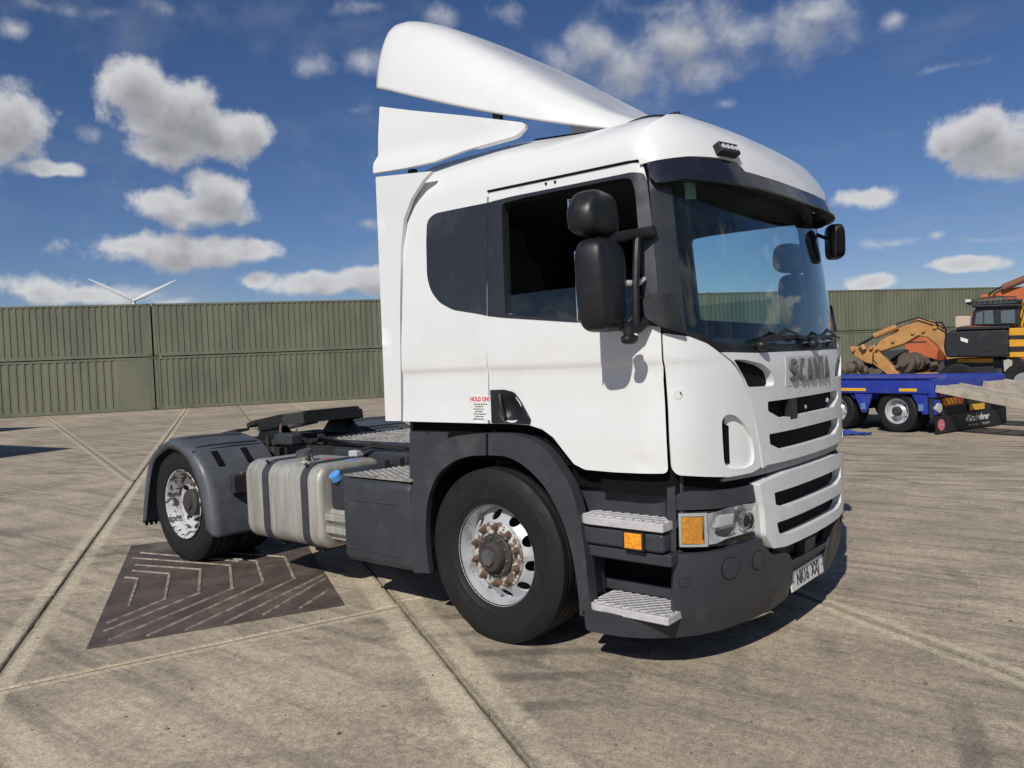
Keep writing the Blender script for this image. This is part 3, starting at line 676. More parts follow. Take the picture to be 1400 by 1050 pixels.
# door handle: dark scooped recess at the door's rear lower corner
def scoop(s_, z):
    c = tr_c; dx, dz = (abs(s_)-c[0])/.085, (z-c[1])/.085
    return -.045*max(0, 1-dx*dx-dz*dz)
tr_c = tr(CAB, [(700,560)], z_guess=1.35)[0]
hL, hR = both('door_handle', CAB, hnd, BLACKP, off=.014, thick=.02, res=.022, bevel=.004, disp=scoop, parent=DP)
gr_a, gr_b = tr(CAB, [(686,538), (693,571)], z_guess=1.35)
for sg, hp in ((1, hL), (-1, hR)):
    pth = []
    for k in range(7):
        t = k/6; s_ = gr_a[0]+(gr_b[0]-gr_a[0])*t; z = gr_a[1]+(gr_b[1]-gr_a[1])*t; p = Vector(CAB(sg*s_, z)); n = -surf_normal(CAB, sg*s_, z); pth.append(p+n*(.016+.012*math.sin(math.pi*t)))
    MB().tube(pth, .011, 8).build('grab_bar', BLACKP, hp)
# "hold on" notice on the near rear panel, a loose sticker of its own thickness
stk = tr(CAB, [(643.5,540),(669.5,541),(670.5,574.5),(645,573.5)], z_guess=1.4)
panel('notice', CAB, stk, PLATEW, sdL, off=.0045, thick=.002, res=.05, bevel=0, flip=-1)
sc0 = (stk[0][0]+stk[1][0])/2; zt = stk[0][1]; hgt = stk[0][1]-stk[3][1]; wid = abs(stk[1][0]-stk[0][0])
def stick(x, y, z): s_ = sc0-x; p = Vector(CAB(s_, y)); n = -surf_normal(CAB, s_, y); return p+n*(.0052+z*.2)
text_mesh('notice_heading', 'HOLD ON!', .036, REDINK, sdL, lambda x, y, z: stick(x, y+zt-.026, z), .001, .0012, .86)
rr = random.Random(5)
for k in range(7):
    y0 = zt-.052-k*.0145
    b = MB(); x = -wid*.33+(.012 if k % 2 else 0); ops = []
    while x < wid*.36:
        L_ = rr.uniform(.006, .018); ops.append((x, min(x+L_, wid*.38))); x += L_+.004
    for (x0, x1) in ops[:(4 if k % 2 else 6)]: b.add([stick(x0, y0, 0), stick(x1, y0, 0), stick(x1, y0-.006, 0), stick(x0, y0-.006, 0)], [(0, 1, 2, 3)])
    b.build('notice_line', INK, sdL, smooth=False)
dt = tr(CAB, [(668,263.5),(760,244.5),(858,224),(872,222),(880,224),(884,232)], z_guess=2.6)
for sg, dd in ((1, doorL), (-1, doorR)): MB().tube([Vector(CAB(sg*a, b_+.006))-surf_normal(CAB, sg*a, b_)*.008 for a, b_ in dt], .0065, 6).build('door_seal', SEAM_SHADE, dd)
# small screws above the door window
for u, v in ((747.5, 251.5), (760, 249)):
    (s_, z), = tr(CAB, [(u, v)], z_guess=2.6); p = Vector(CAB(s_, z)); n = -surf_normal(CAB, s_, z); MB().cyl(p, p+n*.012, .008, .007, 10).build('screw', INK, doorL)

# ---- rear side fairings and the collar below the roof deflector
def SF(y0, k=0.): return lambda x, z: (x, y0+k*(x+.95), z)
def side_tr(y0, k, px): 
    out = []
    for u, v in px:
        d = px_dir(u, v); C = CAM_POS; t = (y0+k*(C[0]+.95)-C[1])/(d[1]-k*d[0]); P = C+t*d; out.append((float(P[0]), float(P[2])))
    return out
fair = fil(side_tr(-1.195, -.01, [(513.5,242),(527,575.5),(548.5,575.5),(547,430),(548,340),(552,300),(562,272),(577,248),(590,234)]), [.01,.01,.01,0,0,0,0,0,.01])
for sg in (1, -1):
    fp = panel('side_fairing', (lambda x, z, sg=sg: (x, sg*(-1.195-.01*(x+.95)), z)), fair, WHITE, T, thick=.028, res=.08, bevel=.006, flip=-sg*-1 if False else (1 if sg == 1 else -1))
col_pts = fil(side_tr(-1.15, .13, [(517,145),(560,150.5),(640,158.5),(716,167.5),(719,174),(706,186),(690,191),(640,206),(596,222),(560,230),(513.5,237.5),(513.5,222),(517,212)]), [.01,0,0,.02,.02,.02,0,0,0,0,.01,.01,.01])
crease_a, crease_b = side_tr(-1.15, .13, [(513,216), (700,182)])
def collar(x, z):
    zc = crease_a[1]+(crease_b[1]-crease_a[1])*(x-crease_a[0])/(crease_b[0]-crease_a[0])
    return -1.15+.13*(x+.95)-.022*max(0., min(1., (zc-z)/.05))+.06*max(0, z-3.15)
for sg in (1, -1):
    panel('deflector_collar', (lambda x, z, sg=sg: (x, sg*collar(x, z), z)), col_pts, WHITE, T, thick=.03, res=.05, bevel=.008, flip=1 if sg == 1 else -1)
    for xx, zz in ((-.80, 2.87), (-.04, 3.12)): MB().lohi((xx-.03, sg*-.99, zz-.05), (xx+.02, sg*-.95, zz+.075)).build('bracket', INK, T)

# ---- roof shell
def roof_ring():
    pts = []
    ss = list(np.linspace(0, CAB.S1, 40))+list(np.linspace(CAB.S1, CAB.S1+1.65, 24))[1:]
    near = [CAB(s_, 2.615) for s_ in ss]
    r = .09; last = near[-1]
    cx, cy = last[0], last[1]+r
    near += [(cx-r*math.sin(a), cy-r*math.cos(a), 2.615) for a in np.linspace(.2, math.pi/2, 6)]
    back = [(near[-1][0], near[-1][1]*k, 2.615) for k in (.66, .33, 0)]
    near += back
    far = [(x, -y, z) for x, y, z in reversed(near[1:-1])]
    return [Vector((p[0], p[1])) for p in near+far]
ring = roof_ring(); NR = 2.7; ZB, HR = 2.618, .365
def dome(q, ph):
    k = max(math.cos(ph), 0)**(2/NR); h = math.sin(ph)**(2/NR); c = Vector((min(max(q.x, -.40), .62), 0)); p = c+(q-c)*k
    t = max(0., min(1., (.65-p.x)/.8)); hr = HR+.062*t*t*(3-2*t)
    return (p.x, p.y, ZB+hr*h+.03*(1-(p.y/1.2)**2)*h)
b = MB(); rings = [[dome(q, math.pi/2*i/18) for q in ring] for i in range(19)]
# a skirt just above the door line
rings.insert(0, [(q.x*1.0, q.y, ZB-.012) for q in ring])
b.loft(rings, caps=(False, True)); roof = b.build('roof_shell', WHITE, T, angle=80)
# black weather strip over the roof with the aerial on it
nq = sorted([q for q in ring if q.y < -.2 and -.05 < q.x < 1.22], key=lambda q: q.x)
for sg in (1, -1):
    pth = [Vector(dome(q, math.radians(60-16*max(0, (q.x-.7))/.5))) for q in nq]
    MB().tube([Vector((p.x, p.y*sg, p.z+.004)) for p in pth], .008, 6).build('roof_strip', BLACKP, roof)
ae = Vector(dome(nq[int(len(nq)*.72)], math.radians(66)))+Vector((0, 0, .02)); MB().box(ae, (.07, .03, .05)).build('aerial_base', BLACKP, roof, bevel=.01)
MB().tube([ae, ae+Vector((-.10, .0, .015)), ae+Vector((-.28, .02, .01)), ae+Vector((-.5, .05, -.03))], [.007, .005, .003, .002], 6).build('aerial', INK, roof)
MB().sphere((.60, -.05, 3.03), (.17, .22, .07), 20, 10).build('roof_hatch', WHITE, roof)

# ---- roof air deflector
ST = [(-.955, 1.125, 3.485, 3.925, 3), (-.93, 1.13, 3.475, 3.97, 3), (-.86, 1.135, 3.45, 3.985, 3), (-.75, 1.13, 3.405, 3.955, 3), (-.55, 1.105, 3.325, 3.86, 3), (-.25, 1.06, 3.21, 3.66, 3), (.05, 1.0, 3.105, 3.455, 3), (.35, .93, 3.01, 3.235, 3), (.58, .85, 2.95, 3.085, 3), (.72, .75, 2.92, 3.01, 3), (.80, .60, 2.91, 2.97, 3), (.83, .38, 2.91, 2.95, 3)]
def cat(tab, x):
    xs = [t[0] for t in tab]; return [float(np.interp(x, xs, [t[k] for t in tab])) for k in range(1, 5)]
xs = np.concatenate([np.linspace(-.955, -.75, 8), np.linspace(-.68, .58, 22), np.linspace(.62, .83, 9)])
def smooth_tab(tab, k):
    from numpy import interp
    x = np.array([t[0] for t in tab]); y = np.array([t[k] for t in tab]); m = np.gradient(y, x)
    def f(q):
        i = int(np.clip(np.searchsorted(x, q)-1, 0, len(x)-2)); h = x[i+1]-x[i]; t = (q-x[i])/h
        return (2*t**3-3*t**2+1)*y[i]+(t**3-2*t**2+t)*h*m[i]+(-2*t**3+3*t**2)*y[i+1]+(t**3-t**2)*h*m[i+1]
    return f
fw, fb, ft, fn = (smooth_tab(ST, k) for k in (1, 2, 3, 4))
DSEC = smooth_path([(1, 0), (.988, .22), (.966, .46), (.93, .68), (.885, .83), (.80, .935), (.66, .985), (.35, 1.015), (0, 1.02)], 4)
b = MB(); rings = []
for x in xs:
    w_, zb, ztp, n = fw(x), fb(x), ft(x), fn(x); row = []
    for ky, kz in DSEC+[(-q[0], q[1]) for q in reversed(DSEC[:-1])]: row.append((float(x), -w_*ky, zb+(ztp-zb)*kz))
    rings.append(row)
b.loft(rings, closed=False, caps=(False, False)); defl = b.build('roof_deflector', WHITE, T, angle=80)
md = defl.modifiers.new('skin', 'SOLIDIFY'); md.thickness = .022; md.offset = -1
# small access flap on the deflector's flank
fl_px = [(765.5,146),(777,149.5),(782.5,166),(770,166.5)]
fl_pts = [hit(u, v, 1, -.86) for u, v in fl_px]
flap = MB()
for a, c in zip(fl_pts, fl_pts[1:]+fl_pts[:1]): flap.cyl(a, c, .003, seg=6)
flap.build('flap_outline', GREYSTRIP, defl)

# ---- windscreen, pillars, cowl
ap = tr(CAB, [(917,252),(938,455)], z_guess=2.1)
ws_top, ws_bot = 2.56, 1.655
half = [(0, ws_top), (ap[0][0]*.6, ws_top), (ap[0][0], ws_top-.02), (ap[1][0], 1.75), (ap[1][0]*.82, 1.695), (ap[1][0]*.6, 1.665), (0, ws_bot)]
wsc = panel('windscreen', CAB, sym(half), WSG, T, off=-.012, thick=.006, res=.07, bevel=0, flip=-1)
pil = fil(tr(CAB, [(886,236),(912,226),(917,252),(927,352),(938,457),(918,454.5),(905,453),(902,430),(898,370),(891,300)], z_guess=2.1), [.01,.01,0,0,.01,0,.01,0,0,0])
pl1, pl2 = both('pillar', CAB, pil, TRIM, off=.006, thick=.05, res=.06, bevel=.006)
cow_half = tr(CAB, [(905,453.5),(918,455.5),(942,459),(967,468.5),(983,479.5)], z_guess=1.7)
cowl = [(0, 1.675), (ap[1][0]*.6, 1.675), (ap[1][0]*.84, 1.70), (ap[1][0]*.97, 1.755)]+cow_half+[(cow_half[-1][0]*.8, 1.628), (0, 1.632)]
panel('cowl', CAB, sym(cowl), BLACKP, T, off=.0, thick=.05, res=.06, bevel=.006, flip=-1)
# wiper linkage and arms resting on the cowl
for y0, y1 in ((-.62, -.05), (.05, .62)):
    pts = []
    for k in range(9):
        t = k/8; s_ = -(y0+(y1-y0)*t); z = 1.695+.075*math.sin(math.pi*min(1, t*1.1))**.7*(t if t < .5 else 1-t*.6)
        p = Vector(CAB(s_, z)); n = -surf_normal(CAB, s_, z); pts.append(p+n*.035)
    MB().tube(pts, [.014, .013, .012, .011, .010, .009, .008, .007, .006], 8).build('wiper_arm', BLACKP, T)
    p0 = Vector(CAB(-y0, 1.66)); MB().sphere(tuple(p0+Vector((.03, 0, .01))), (.035, .035, .03), 12, 8).build('wiper_pivot', BLACKP, T)
    q = []
    for k in range(8):
        t = k/7; s_ = -(y0+.1+(y1+.12-y0)*t); z = 1.70+.012*math.sin(math.pi*t); p = Vector(CAB(s_, z)); n = -surf_normal(CAB, s_, z); q.append(p+n*.018)
    MB().tube(q, .009, 6).build('wiper_blade', BLACKP, T)
both('cowl_clip', CAB, fil(tr(CAB, [(1043,470),(1056,469),(1060,477),(1044,478)], z_guess=1.66), .008), INK, off=.02, thick=.03, res=.05, bevel=.006)

# ---- sun visor and roof front
VIS = make_contour(.95, 1.44, 1.185, 2.5, [(2.3, 1.47), (2.47, 1.45), (2.66, 1.36), (2.8, 1.25)], [(2.3, 1.19), (2.47, 1.185), (2.66, 1.165), (2.8, 1.13)])
vis_top = tr(VIS, [(884,224),(905,219),(945,214.5),(985,217),(1008,223),(1020,235)], z_guess=2.6); vis_bot = tr(VIS, [(885.5,232),(888,242),(896,250),(912,249),(935,244.5),(985,249)], z_guess=2.5)
zt_ = vis_top[-1][1]; zb_ = vis_bot[-1][1]
half = [(0, zt_-.012), (vis_top[-1][0]*.7, zt_-.008)]+list(reversed(vis_top))+vis_bot+[(vis_bot[-1][0]*.5, zb_-.01), (0, zb_-.015)]
VISM = mat('visor_smoke', (.014, .016, .024), .12, rvar=.04, dirt=(.09, .085, .08), dirt_amt=.35, dscale=5)
visor = panel('sun_visor', VIS, sym(half), VISM, T, off=.0, thick=.012, res=.05, bevel=.004, flip=-1)
RF = make_contour(.95, 1.36, 1.165, 2.5, [(2.5, 1.41), (2.62, 1.375), (2.72, 1.33), (2.82, 1.25), (2.90, 1.14), (2.97, .98)], [(2.5, 1.165), (2.66, 1.16), (2.82, 1.10), (2.95, .98)])
rf_half = [(0, 2.955), (.45, 2.95), (.80, 2.93), (1.08, 2.88), (1.24, 2.79), (vis_top[0][0]-.01, 2.67)]
half2 = rf_half+[(a*.99, b_+.002) for a, b_ in vis_top]+[(vis_top[-1][0]*.7, zt_-.004), (0, zt_-.008)]
front_cap = panel('roof_front', RF, sym(half2), WHITE, T, off=.006, thick=.03, res=.05, bevel=.005, flip=-1)
# brackets and black tray under the visor
MB().add([CAB(s_, 2.57) for s_ in np.linspace(-1.2, 1.2, 25)]+[VIS(s_*.99, 2.50) for s_ in np.linspace(-1.2, 1.2, 25)], [(i, i+1, 26+i, 25+i) for i in range(24)]).build('visor_tray', BLACKP, visor)
# LED lamp strip on the roof front
(s_l, z_l), = tr(RF, [(989, 209)], z_guess=2.7)
pc = Vector(RF(s_l, z_l)); nn = -surf_normal(RF, s_l, z_l); tx = Vector((0, 0, 1)).cross(nn).normalized(); up = nn.cross(tx)
Rm = Matrix((tx, up, nn)).transposed()
lamp = MB().box(pc+nn*.022, (.155, .062, .05), Rm).build('marker_lamp', BLACKP, front_cap, bevel=.006)
for k in range(4): MB().cyl(pc+nn*.046+tx*(-.054+k*.036), pc+nn*.052+tx*(-.054+k*.036), .0145, .013, 14).build('led', REFL, lamp)

# ---- front corner panels with the air slot
cp_px = [(905.5,455),(918,457),(942,460.5),(966,470),(981,481),(998,494.5),(1011,513),(1021,541),(1029,576),(1035,611),(1039,639),(1027,646),(996,652),(964,651.5),(925,649),(917.5,640),(913.5,560),(909,500)]
cpo = fil(tr(CAB, cp_px, z_guess=1.4), [.015,0,0,0,0,0,0,0,0,0,.02,.02,0,0,.02,.02,0,0])
sl_px = [(985.5,574),(992,566.5),(1003,567),(1015,577),(1026,596),(1030,615),(1029.5,634),(1018,640),(996,641),(989,634)]
slo = fil(tr(CAB, sl_px, z_guess=1.2), .03)
def bulge(s_, z): return .012*max(0, 1-((abs(s_)-1.35)/.35)**2)*max(0, 1-((z-1.2)/.3)**2)
cL, cR = both('corner_panel', CAB, cpo, WHITE, holes=[slo], off=.006, thick=.035, res=.04, bevel=.007, disp=bulge, rows=(1.588, 1.602, 1.616, 1.63))
s0m = min(p[0] for p in slo); s1m = max(p[0] for p in slo); z0m = min(p[1] for p in slo); z1m = max(p[1] for p in slo)
def slot_depth(s_, z):
    t = (abs(s_)-s0m)/(s1m-s0m); return -.010-.030*max(0, t)**1.6
big = [(s0m-.03, z0m-.03), (s1m-.055, z0m-.03), (s1m-.055, z1m+.02), (s0m-.03, z1m+.02)]
both('air_channel', CAB, big, WHITE, off=0, thick=.01, res=.03, bevel=0, disp=slot_depth, parent=(cL, cR))
both('slit_shade', CAB, [(s1m-.075, z0m+.03), (s1m+.01, z0m+.03), (s1m+.01, z1m-.03), (s1m-.075, z1m-.06)], SEAM_SHADE, off=-.022, thick=.01, res=.03, bevel=0, parent=(cL, cR))  # near-black strip painted in for the shade inside the slit
both('slot_back', CAB, [(s0m-.02, z0m-.05), (s1m+.06, z0m-.05), (s1m+.06, z1m+.05), (s0m-.02, z1m+.05)], SEAM_SHADE, off=-.105, thick=.01, res=.08, bevel=0, parent=(cL, cR))
# patched-over lamp hole on the near corner panel
(s_p, z_p), = tr(CAB, [(926, 539)], z_guess=1.5); p = Vector(CAB(s_p, z_p)); n = -surf_normal(CAB, s_p, z_p)
MB().cyl(p+n*.004, p+n*.0125, .026, .024, 20).build('patch', WHITEP, cL); MB().cyl(p+n*.006+Vector((.016, 0, .008)), p+n*.0155+Vector((.016, 0, .008)), .004, seg=8).build('patch_screw', INK, cL)

# ---- upper grille
ug_top = tr(CAB, [(1078,481),(1030,483),(984.5,482)], z_guess=1.62); zc_top = ug_top[0][1]
ug_left = tr(CAB, [(1000.5,495),(1013,513),(1023.5,545),(1031,577),(1037,611),(1041,639.5)], z_guess=1.3)
ug_bot = tr(CAB, [(1069.5,630.5)], z_guess=1.1)
half = [(0, zc_top+.0)]+ug_top+ug_left+[(ug_left[-1][0]-.04, ug_bot[0][1]+.002)]+ug_bot+[(0, ug_bot[0][1]-.002)]
cg = fil(tr(CAB, [(1000,491.5),(1015,492),(1040,498),(1052,508),(1056,523),(1054,528),(1020.5,529.5),(1015.5,517.5),(1006.5,502)], z_guess=1.5), .02)
def slot(px_near, zt_near, name=None):
    p = tr(CAB, px_near, z_guess=1.3); return p
s1 = tr(CAB, [(1047,549),(1047.5,562),(1065,572)], z_guess=1.35); s2 = tr(CAB, [(1049,593.5),(1050,607),(1066,615)], z_guess=1.2)
def sym_slot(p, r): return fil(sym([(0, p[0][1]), p[0], p[1], p[2], (0, p[2][1])]), [0, r, r, r, 0, 0, r, r, r][:9] if False else r*.5)
H1 = sym_slot(s1, .02); H2 = sym_slot(s2, .02)
def recess(s_, z):       # the name panel sits a little back
    return -.012 if abs(s_) < .62 and z > s1[0][1]+.01 else 0.
ug = panel('upper_grille', CAB, sym(half), WHITEP, T, holes=[cg, mir(cg), H1, H2], off=.012, thick=.06, res=.035, bevel=.014, flip=-1, seg=3)
for nm, hh in (('corner_mesh', cg), ('corner_mesh', mir(cg)), ('slot_mesh', H1), ('slot_mesh', H2)):
    panel(nm, CAB, [(a*1.0, b_) for a, b_ in hh], MESHB, ug, off=-.034, thick=.01, res=.06, bevel=0, flip=-1)
# bonnet catches in the upper slot
for s_, z, w_ in ((.27, (s1[0][1]+s1[2][1])/2-.01, .10),):
    p = Vector(CAB(s_, z)); n = -surf_normal(CAB, s_, z); MB().box(p-n*.005, (.04, w_, .12), Rz(math.atan2(n.y, n.x))).build('bonnet_catch', BLACKP, ug, bevel=.01)
    MB().cyl(p+n*.02+Vector((0, .16, .0)), p+n*.024+Vector((0, .16, .0)), .011, seg=8).build('catch_pin', STEP, ug)
p = Vector(CAB(-.34, (s1[0][1]+s1[2][1])/2)); n = -surf_normal(CAB, -.34, 1.4); MB().cyl(p-n*.01, p+n*.004, .014, .014, 12).build('catch_pin', STEP, ug)
# name letters on a worn silver panel
lz = tr(CAB, [(1106, 504)], z_guess=1.5)[0][1]; lh = .118
bpan = [(.35, lz+.078), (.37, lz-.085), (-.36, lz-.085), (-.35, lz+.078)]
panel('name_panel', CAB, bpan, mat('worn_silver', (.60, .60, .61), .45, metal=.2, col2=(.62, .6, .55), vscale=7, dirt=(.5, .44, .33), dirt_amt=.7, dscale=5), ug, off=.0145, thick=.004, res=.05, bevel=0, flip=-1)
def on_front(x, y, z): s_ = -x; p = Vector(CAB(s_, lz+y)); n = -surf_normal(CAB, s_, lz+y); return p+n*(.024+z)
def stroke(b, pts, wd, dz, f):
    P = [Vector(q) for q in pts]; L, R_ = [], []
    for i, q in enumerate(P):
        d1 = (q-P[i-1]).normalized() if i else (P[1]-q).normalized(); d2 = (P[i+1]-q).normalized() if i < len(P)-1 else d1
        n1, n2 = Vector((-d1.y, d1.x)), Vector((-d2.y, d2.x)); m_ = (n1+n2)/max(.5, 1+n1.dot(n2)); L.append(q+m_*wd/2); R_.append(q-m_*wd/2)
    b.loft([[f(l.x, l.y, dz), f(r_.x, r_.y, dz), f(r_.x, r_.y, -.008), f(l.x, l.y, -.008)] for l, r_ in zip(L, R_)])
def arcp(cx, cy, rx, ry, a0, a1, n=14): return [(cx+rx*math.cos(math.radians(a0+(a1-a0)*k/n)), cy+ry*math.sin(math.radians(a0+(a1-a0)*k/n))) for k in range(n+1)]
GLY = {'S': [arcp(.33, .71, .22, .19, 15, 262)+arcp(.33, .29, .22, .19, 82, -165)], 'C': [arcp(.34, .5, .24, .40, 52, 308, 18)], 'A': [[(.09, 0), (.35, .95)], [(.35, .95), (.61, 0)], [(.2, .30), (.5, .30)]], 'N': [[(.11, 0), (.11, 1)], [(.13, .92), (.57, .08)], [(.59, 0), (.59, 1)]], 'I': [[(.12, 0), (.12, 1)]]}
xl = -.325
for ch in 'SCANIA':
    b = MB(); wch = .24 if ch == 'I' else .70
    for q, pl_ in enumerate(GLY[ch]): stroke(b, pl_, .19, .0045+.0005*q, lambda x, y, z, xl=xl: on_front(xl+x*.158, (y-.5)*.128, z))
    b.build('name_letter', LETTER, ug, smooth=False); xl += wch*.158+{'C': -.004, 'N': .022, 'I': .008}.get(ch, .010)
# ---- silver strip and lower grille
zs = tr(LOW, [(1073,644)], z_guess=1.0)[0][1]
stp = [(0, zs+.075), (.5, zs+.072), (.83, zs+.055), (.92, zs+.015), (.92, zs+.004), (0, zs+.006)]
panel('silver_strip', LOW, sym(stp), GREYSTRIP, T, off=-.03, thick=.02, res=.06, bevel=.004, flip=-1)
panel('grille_gap', CAB, sym([(0, zs+.16), (.8, zs+.16), (.8, zs+.06), (0, zs+.06)]), SEAM_SHADE, T, off=-.045, thick=.01, res=.08, bevel=0, flip=-1)
lg_o = tr(LOW, [(1073,645),(1036,661.5),(1042,695),(1045,732),(1054,749.5),(1072,746.5)], z_guess=.85)
half = [(0, lg_o[0][1])]+lg_o+[(0, lg_o[-1][1]-.004)]
lgo = fil(sym(half), .012)
a1 = tr(LOW, [(1056,673.5),(1058,690),(1073,692.5)], z_guess=.9); a2 = tr(LOW, [(1059.5,714.5),(1062.5,729),(1074.5,730.5)], z_guess=.75)
A1, A2 = (fil(sym([(0, p[0][1]), p[0], p[1], p[2], (0, p[2][1])]), .012) for p in (a1, a2))
lg = panel('lower_grille', LOW, lgo, WHITEP, T, holes=[A1, A2], off=.012, thick=.07, res=.04, bevel=.012, flip=-1, seg=3)
for hh in (A1, A2): panel('slot_mesh', LOW, hh, MESHB, lg, off=-.04, thick=.01, res=.06, bevel=0, flip=-1)

# ---- bumper
zl_top = .66
bc_px = [(919,757.5),(960,756.5),(1000,750),(1028,741),(1041,735),(1046,749),(1056,758.5),(1072,755),(1080,758),(1084.5,773),(1083,796),(1076,817),(1058,831),(1020,849.5),(960,867.5),(900,872.5),(860,871.5),(801,862.5),(798,833),(830,838),(919,846)]
bco = fil(tr(BMP, bc_px, z_guess=.45), [.012,0,0,0,.01,.01,.01,.01,.02,.02,0,.02,0,0,0,0,0,.03,.03,0,.0])
fog = []
def disc_poly(c, rx, rz, n=24): return [(c[0]+rx*math.cos(2*math.pi*k/n), c[1]+rz*math.sin(2*math.pi*k/n)) for k in range(n)]
bL, bR = both('bumper_corner', BMP, bco, GREY, off=.0, thick=.045, res=.045, bevel=.016, seg=3)
for u, v, r_ in ((999,777,.056), (1037,766,.05), (935.5,797,.024)):
    c, = tr(BMP, [(u, v)], z_guess=.45)
    both('bumper_cover_ring', BMP, disc_poly(c, r_*1.07, r_*1.07), SEAM_SHADE, off=.0018, thick=.004, res=.04, bevel=0, parent=(bL, bR))
    both('bumper_cover', BMP, disc_poly(c, r_, r_), GREY, off=.005, thick=.006, res=.03, bevel=.002, parent=(bL, bR))
edge_s = tr(BMP, [(1083,796)], z_guess=.4)[0][0]
def zrow(px, sf=BMP, zg=.45): return tr(sf, px, z_guess=zg)
pb_t = zrow([(1090,776)])[0][1]; pb_b = zrow([(1089,806)])[0][1]
center = sym([(0, pb_t+.012), (edge_s+.01, pb_t+.012), (edge_s+.01, pb_b-.045), (edge_s*.6, pb_b-.025), (0, pb_b-.02)])
cb = panel('bumper_centre', BMP, center, GREY, T, off=-.03, thick=.04, res=.05, bevel=.01, flip=-1)
panel('bumper_recess', BMP, sym([(0, zl_top+.02), (edge_s+.06, zl_top+.02), (edge_s+.06, pb_t-.03), (0, pb_t-.03)]), SEAM_SHADE, T, off=-.11, thick=.02, res=.08, bevel=0, flip=-1)
for s_ in (.24, -.24): panel('bumper_vent', BMP, [(s_-.15, .55), (s_+.15, .55), (s_+.15, .45), (s_-.15, .45)], CHASSIS, cb, off=-.07, thick=.02, res=.06, bevel=.004, flip=-1)
panel('tow_cover', BMP, fil([(.085, pb_t+.125), (.085, pb_t+.02), (-.085, pb_t+.02), (-.085, pb_t+.125)], .012), GREY, cb, off=-.015, thick=.05, res=.05, bevel=.01, flip=-1)
ztop_l = pb_t+.02
panel('bumper_bar', BMP, sym([(0, pb_t+.045), (edge_s+.02, pb_t+.045), (edge_s+.02, pb_t+.006), (0, pb_t+.006)]), GREY, cb, off=-.004, thick=.05, res=.06, bevel=.01, flip=-1)
# number plate (flat, 520 x 111 mm)
pz = (pb_t+pb_b)/2-.006; px0 = BMP(0, pz)[0]-.012
plate_o = MB().box((px0, 0, pz), (.008, .52, .111), Ry(math.radians(-4))).build('number_plate', PLATEW, T, bevel=.003)
text_mesh('plate_text', 'NK16  XXJ', .100, INK, plate_o, lambda x, y, z: (px0+.0062+z-y*.07, x, pz+y), .002, .0012, .78)
for yy in (-.235, .235): MB().cyl((px0+.003, yy, pz), (px0+.008, yy, pz), .006, seg=8).build('plate_screw', INK, plate_o)

# ---- headlights
HLs = make_contour(.78, 1.405, 1.235, 2.6, [(0, 1.405), (1.2, 1.405)], [(0, 1.235), (1.2, 1.235)])
hl_px = [(926,700),(950,699),(980,697.5),(1010,691.5),(1039,684),(1042,702),(1041.5,728),(1020,737),(990,744.5),(960,747.5),(928,748.5)]
hlo = fil(tr(HLs, hl_px, z_guess=.8), [.01,0,0,0,.015,0,.015,0,0,0,.01])
hb = (panel('headlight', HLs, hlo, CHASSIS, T, off=-.10, thick=.01, res=.05, bevel=0, flip=-1), panel('headlight', HLs, mir(hlo), CHASSIS, T, off=-.10, thick=.01, res=.05, bevel=0, flip=-1))
both('lens', HLs, hlo, LENS, off=.012, thick=.004, res=.05, bevel=0, parent=hb)
am = fil(tr(HLs, [(931,707),(961,706.5),(960,715),(960,735),(963,743.5),(932,743.5)], z_guess=.8), .004)
both('indicator', HLs, am, AMBER, off=.002, thick=.02, res=.03, bevel=.002, parent=hb)
fr_o = tr(HLs, [(927.5,702),(966,701),(967.5,747),(929,747.5)], z_guess=.8); fr_i = tr(HLs, [(930.5,706),(962,705.5),(964,744),(931.5,744.5)], z_guess=.8)
both('indicator_bezel', HLs, fr_o, REFL, holes=[fr_i], off=.005, thick=.012, res=.03, bevel=.002, parent=hb)
bowl = tr(HLs, [(968.5,702.5),(1010,694),(1037,687),(1039.5,705),(1039,726),(1018,735),(990,742),(970,745)], z_guess=.8)
cbx = sum(p[0] for p in bowl)/len(bowl); cbz = sum(p[1] for p in bowl)/len(bowl)
def dish(s_, z): 
    a = abs(s_); return -.075*max(0., 1-((a-cbx)/.20)**2-((z-cbz)/.13)**2)-.006
both('reflector', HLs, bowl, REFL, off=0, thick=.004, res=.03, bevel=0, disp=dish, parent=hb)
for ds, rl in ((-.10, .058),):
    both('projector_ring', HLs, disc_poly((cbx+ds, cbz), rl, rl), CHROME, holes=[disc_poly((cbx+ds, cbz), rl*.80, rl*.80)], off=-.02, thick=.03, res=.03, bevel=.003, parent=hb)
    for sg in (1, -1):
        p = Vector(HLs(sg*(cbx+ds), cbz)); n = -surf_normal(HLs, sg*(cbx+ds), cbz); MB().sphere(tuple(p-n*.05), (.035, .035, .035), 14, 8).build('bulb', REFL if ds > 0 else MESHB, hb[0] if sg > 0 else hb[1])
both('reflector_fin', HLs, [(cbx+.15, cbz-.015), (cbx+.01, cbz-.01), (cbx+.03, cbz-.062), (cbx+.13, cbz-.066)], CHROME, off=-.02, thick=.012, res=.04, bevel=.003, parent=hb, disp=lambda s_, z: (z-cbz)*.5)
both('reflector_fin', HLs, [(cbx+.145, cbz+.065), (cbx+.005, cbz+.055), (cbx+.02, cbz+.005), (cbx+.14, cbz-.002)], REFL, off=-.03, thick=.012, res=.04, bevel=.003, parent=hb)
both('headlight_surround', HLs, tr(HLs, [(921,695),(1043,679),(1046,734),(1000,748),(921,757)], z_guess=.8), SEAM_SHADE, off=-.085, thick=.01, res=.06, bevel=0)
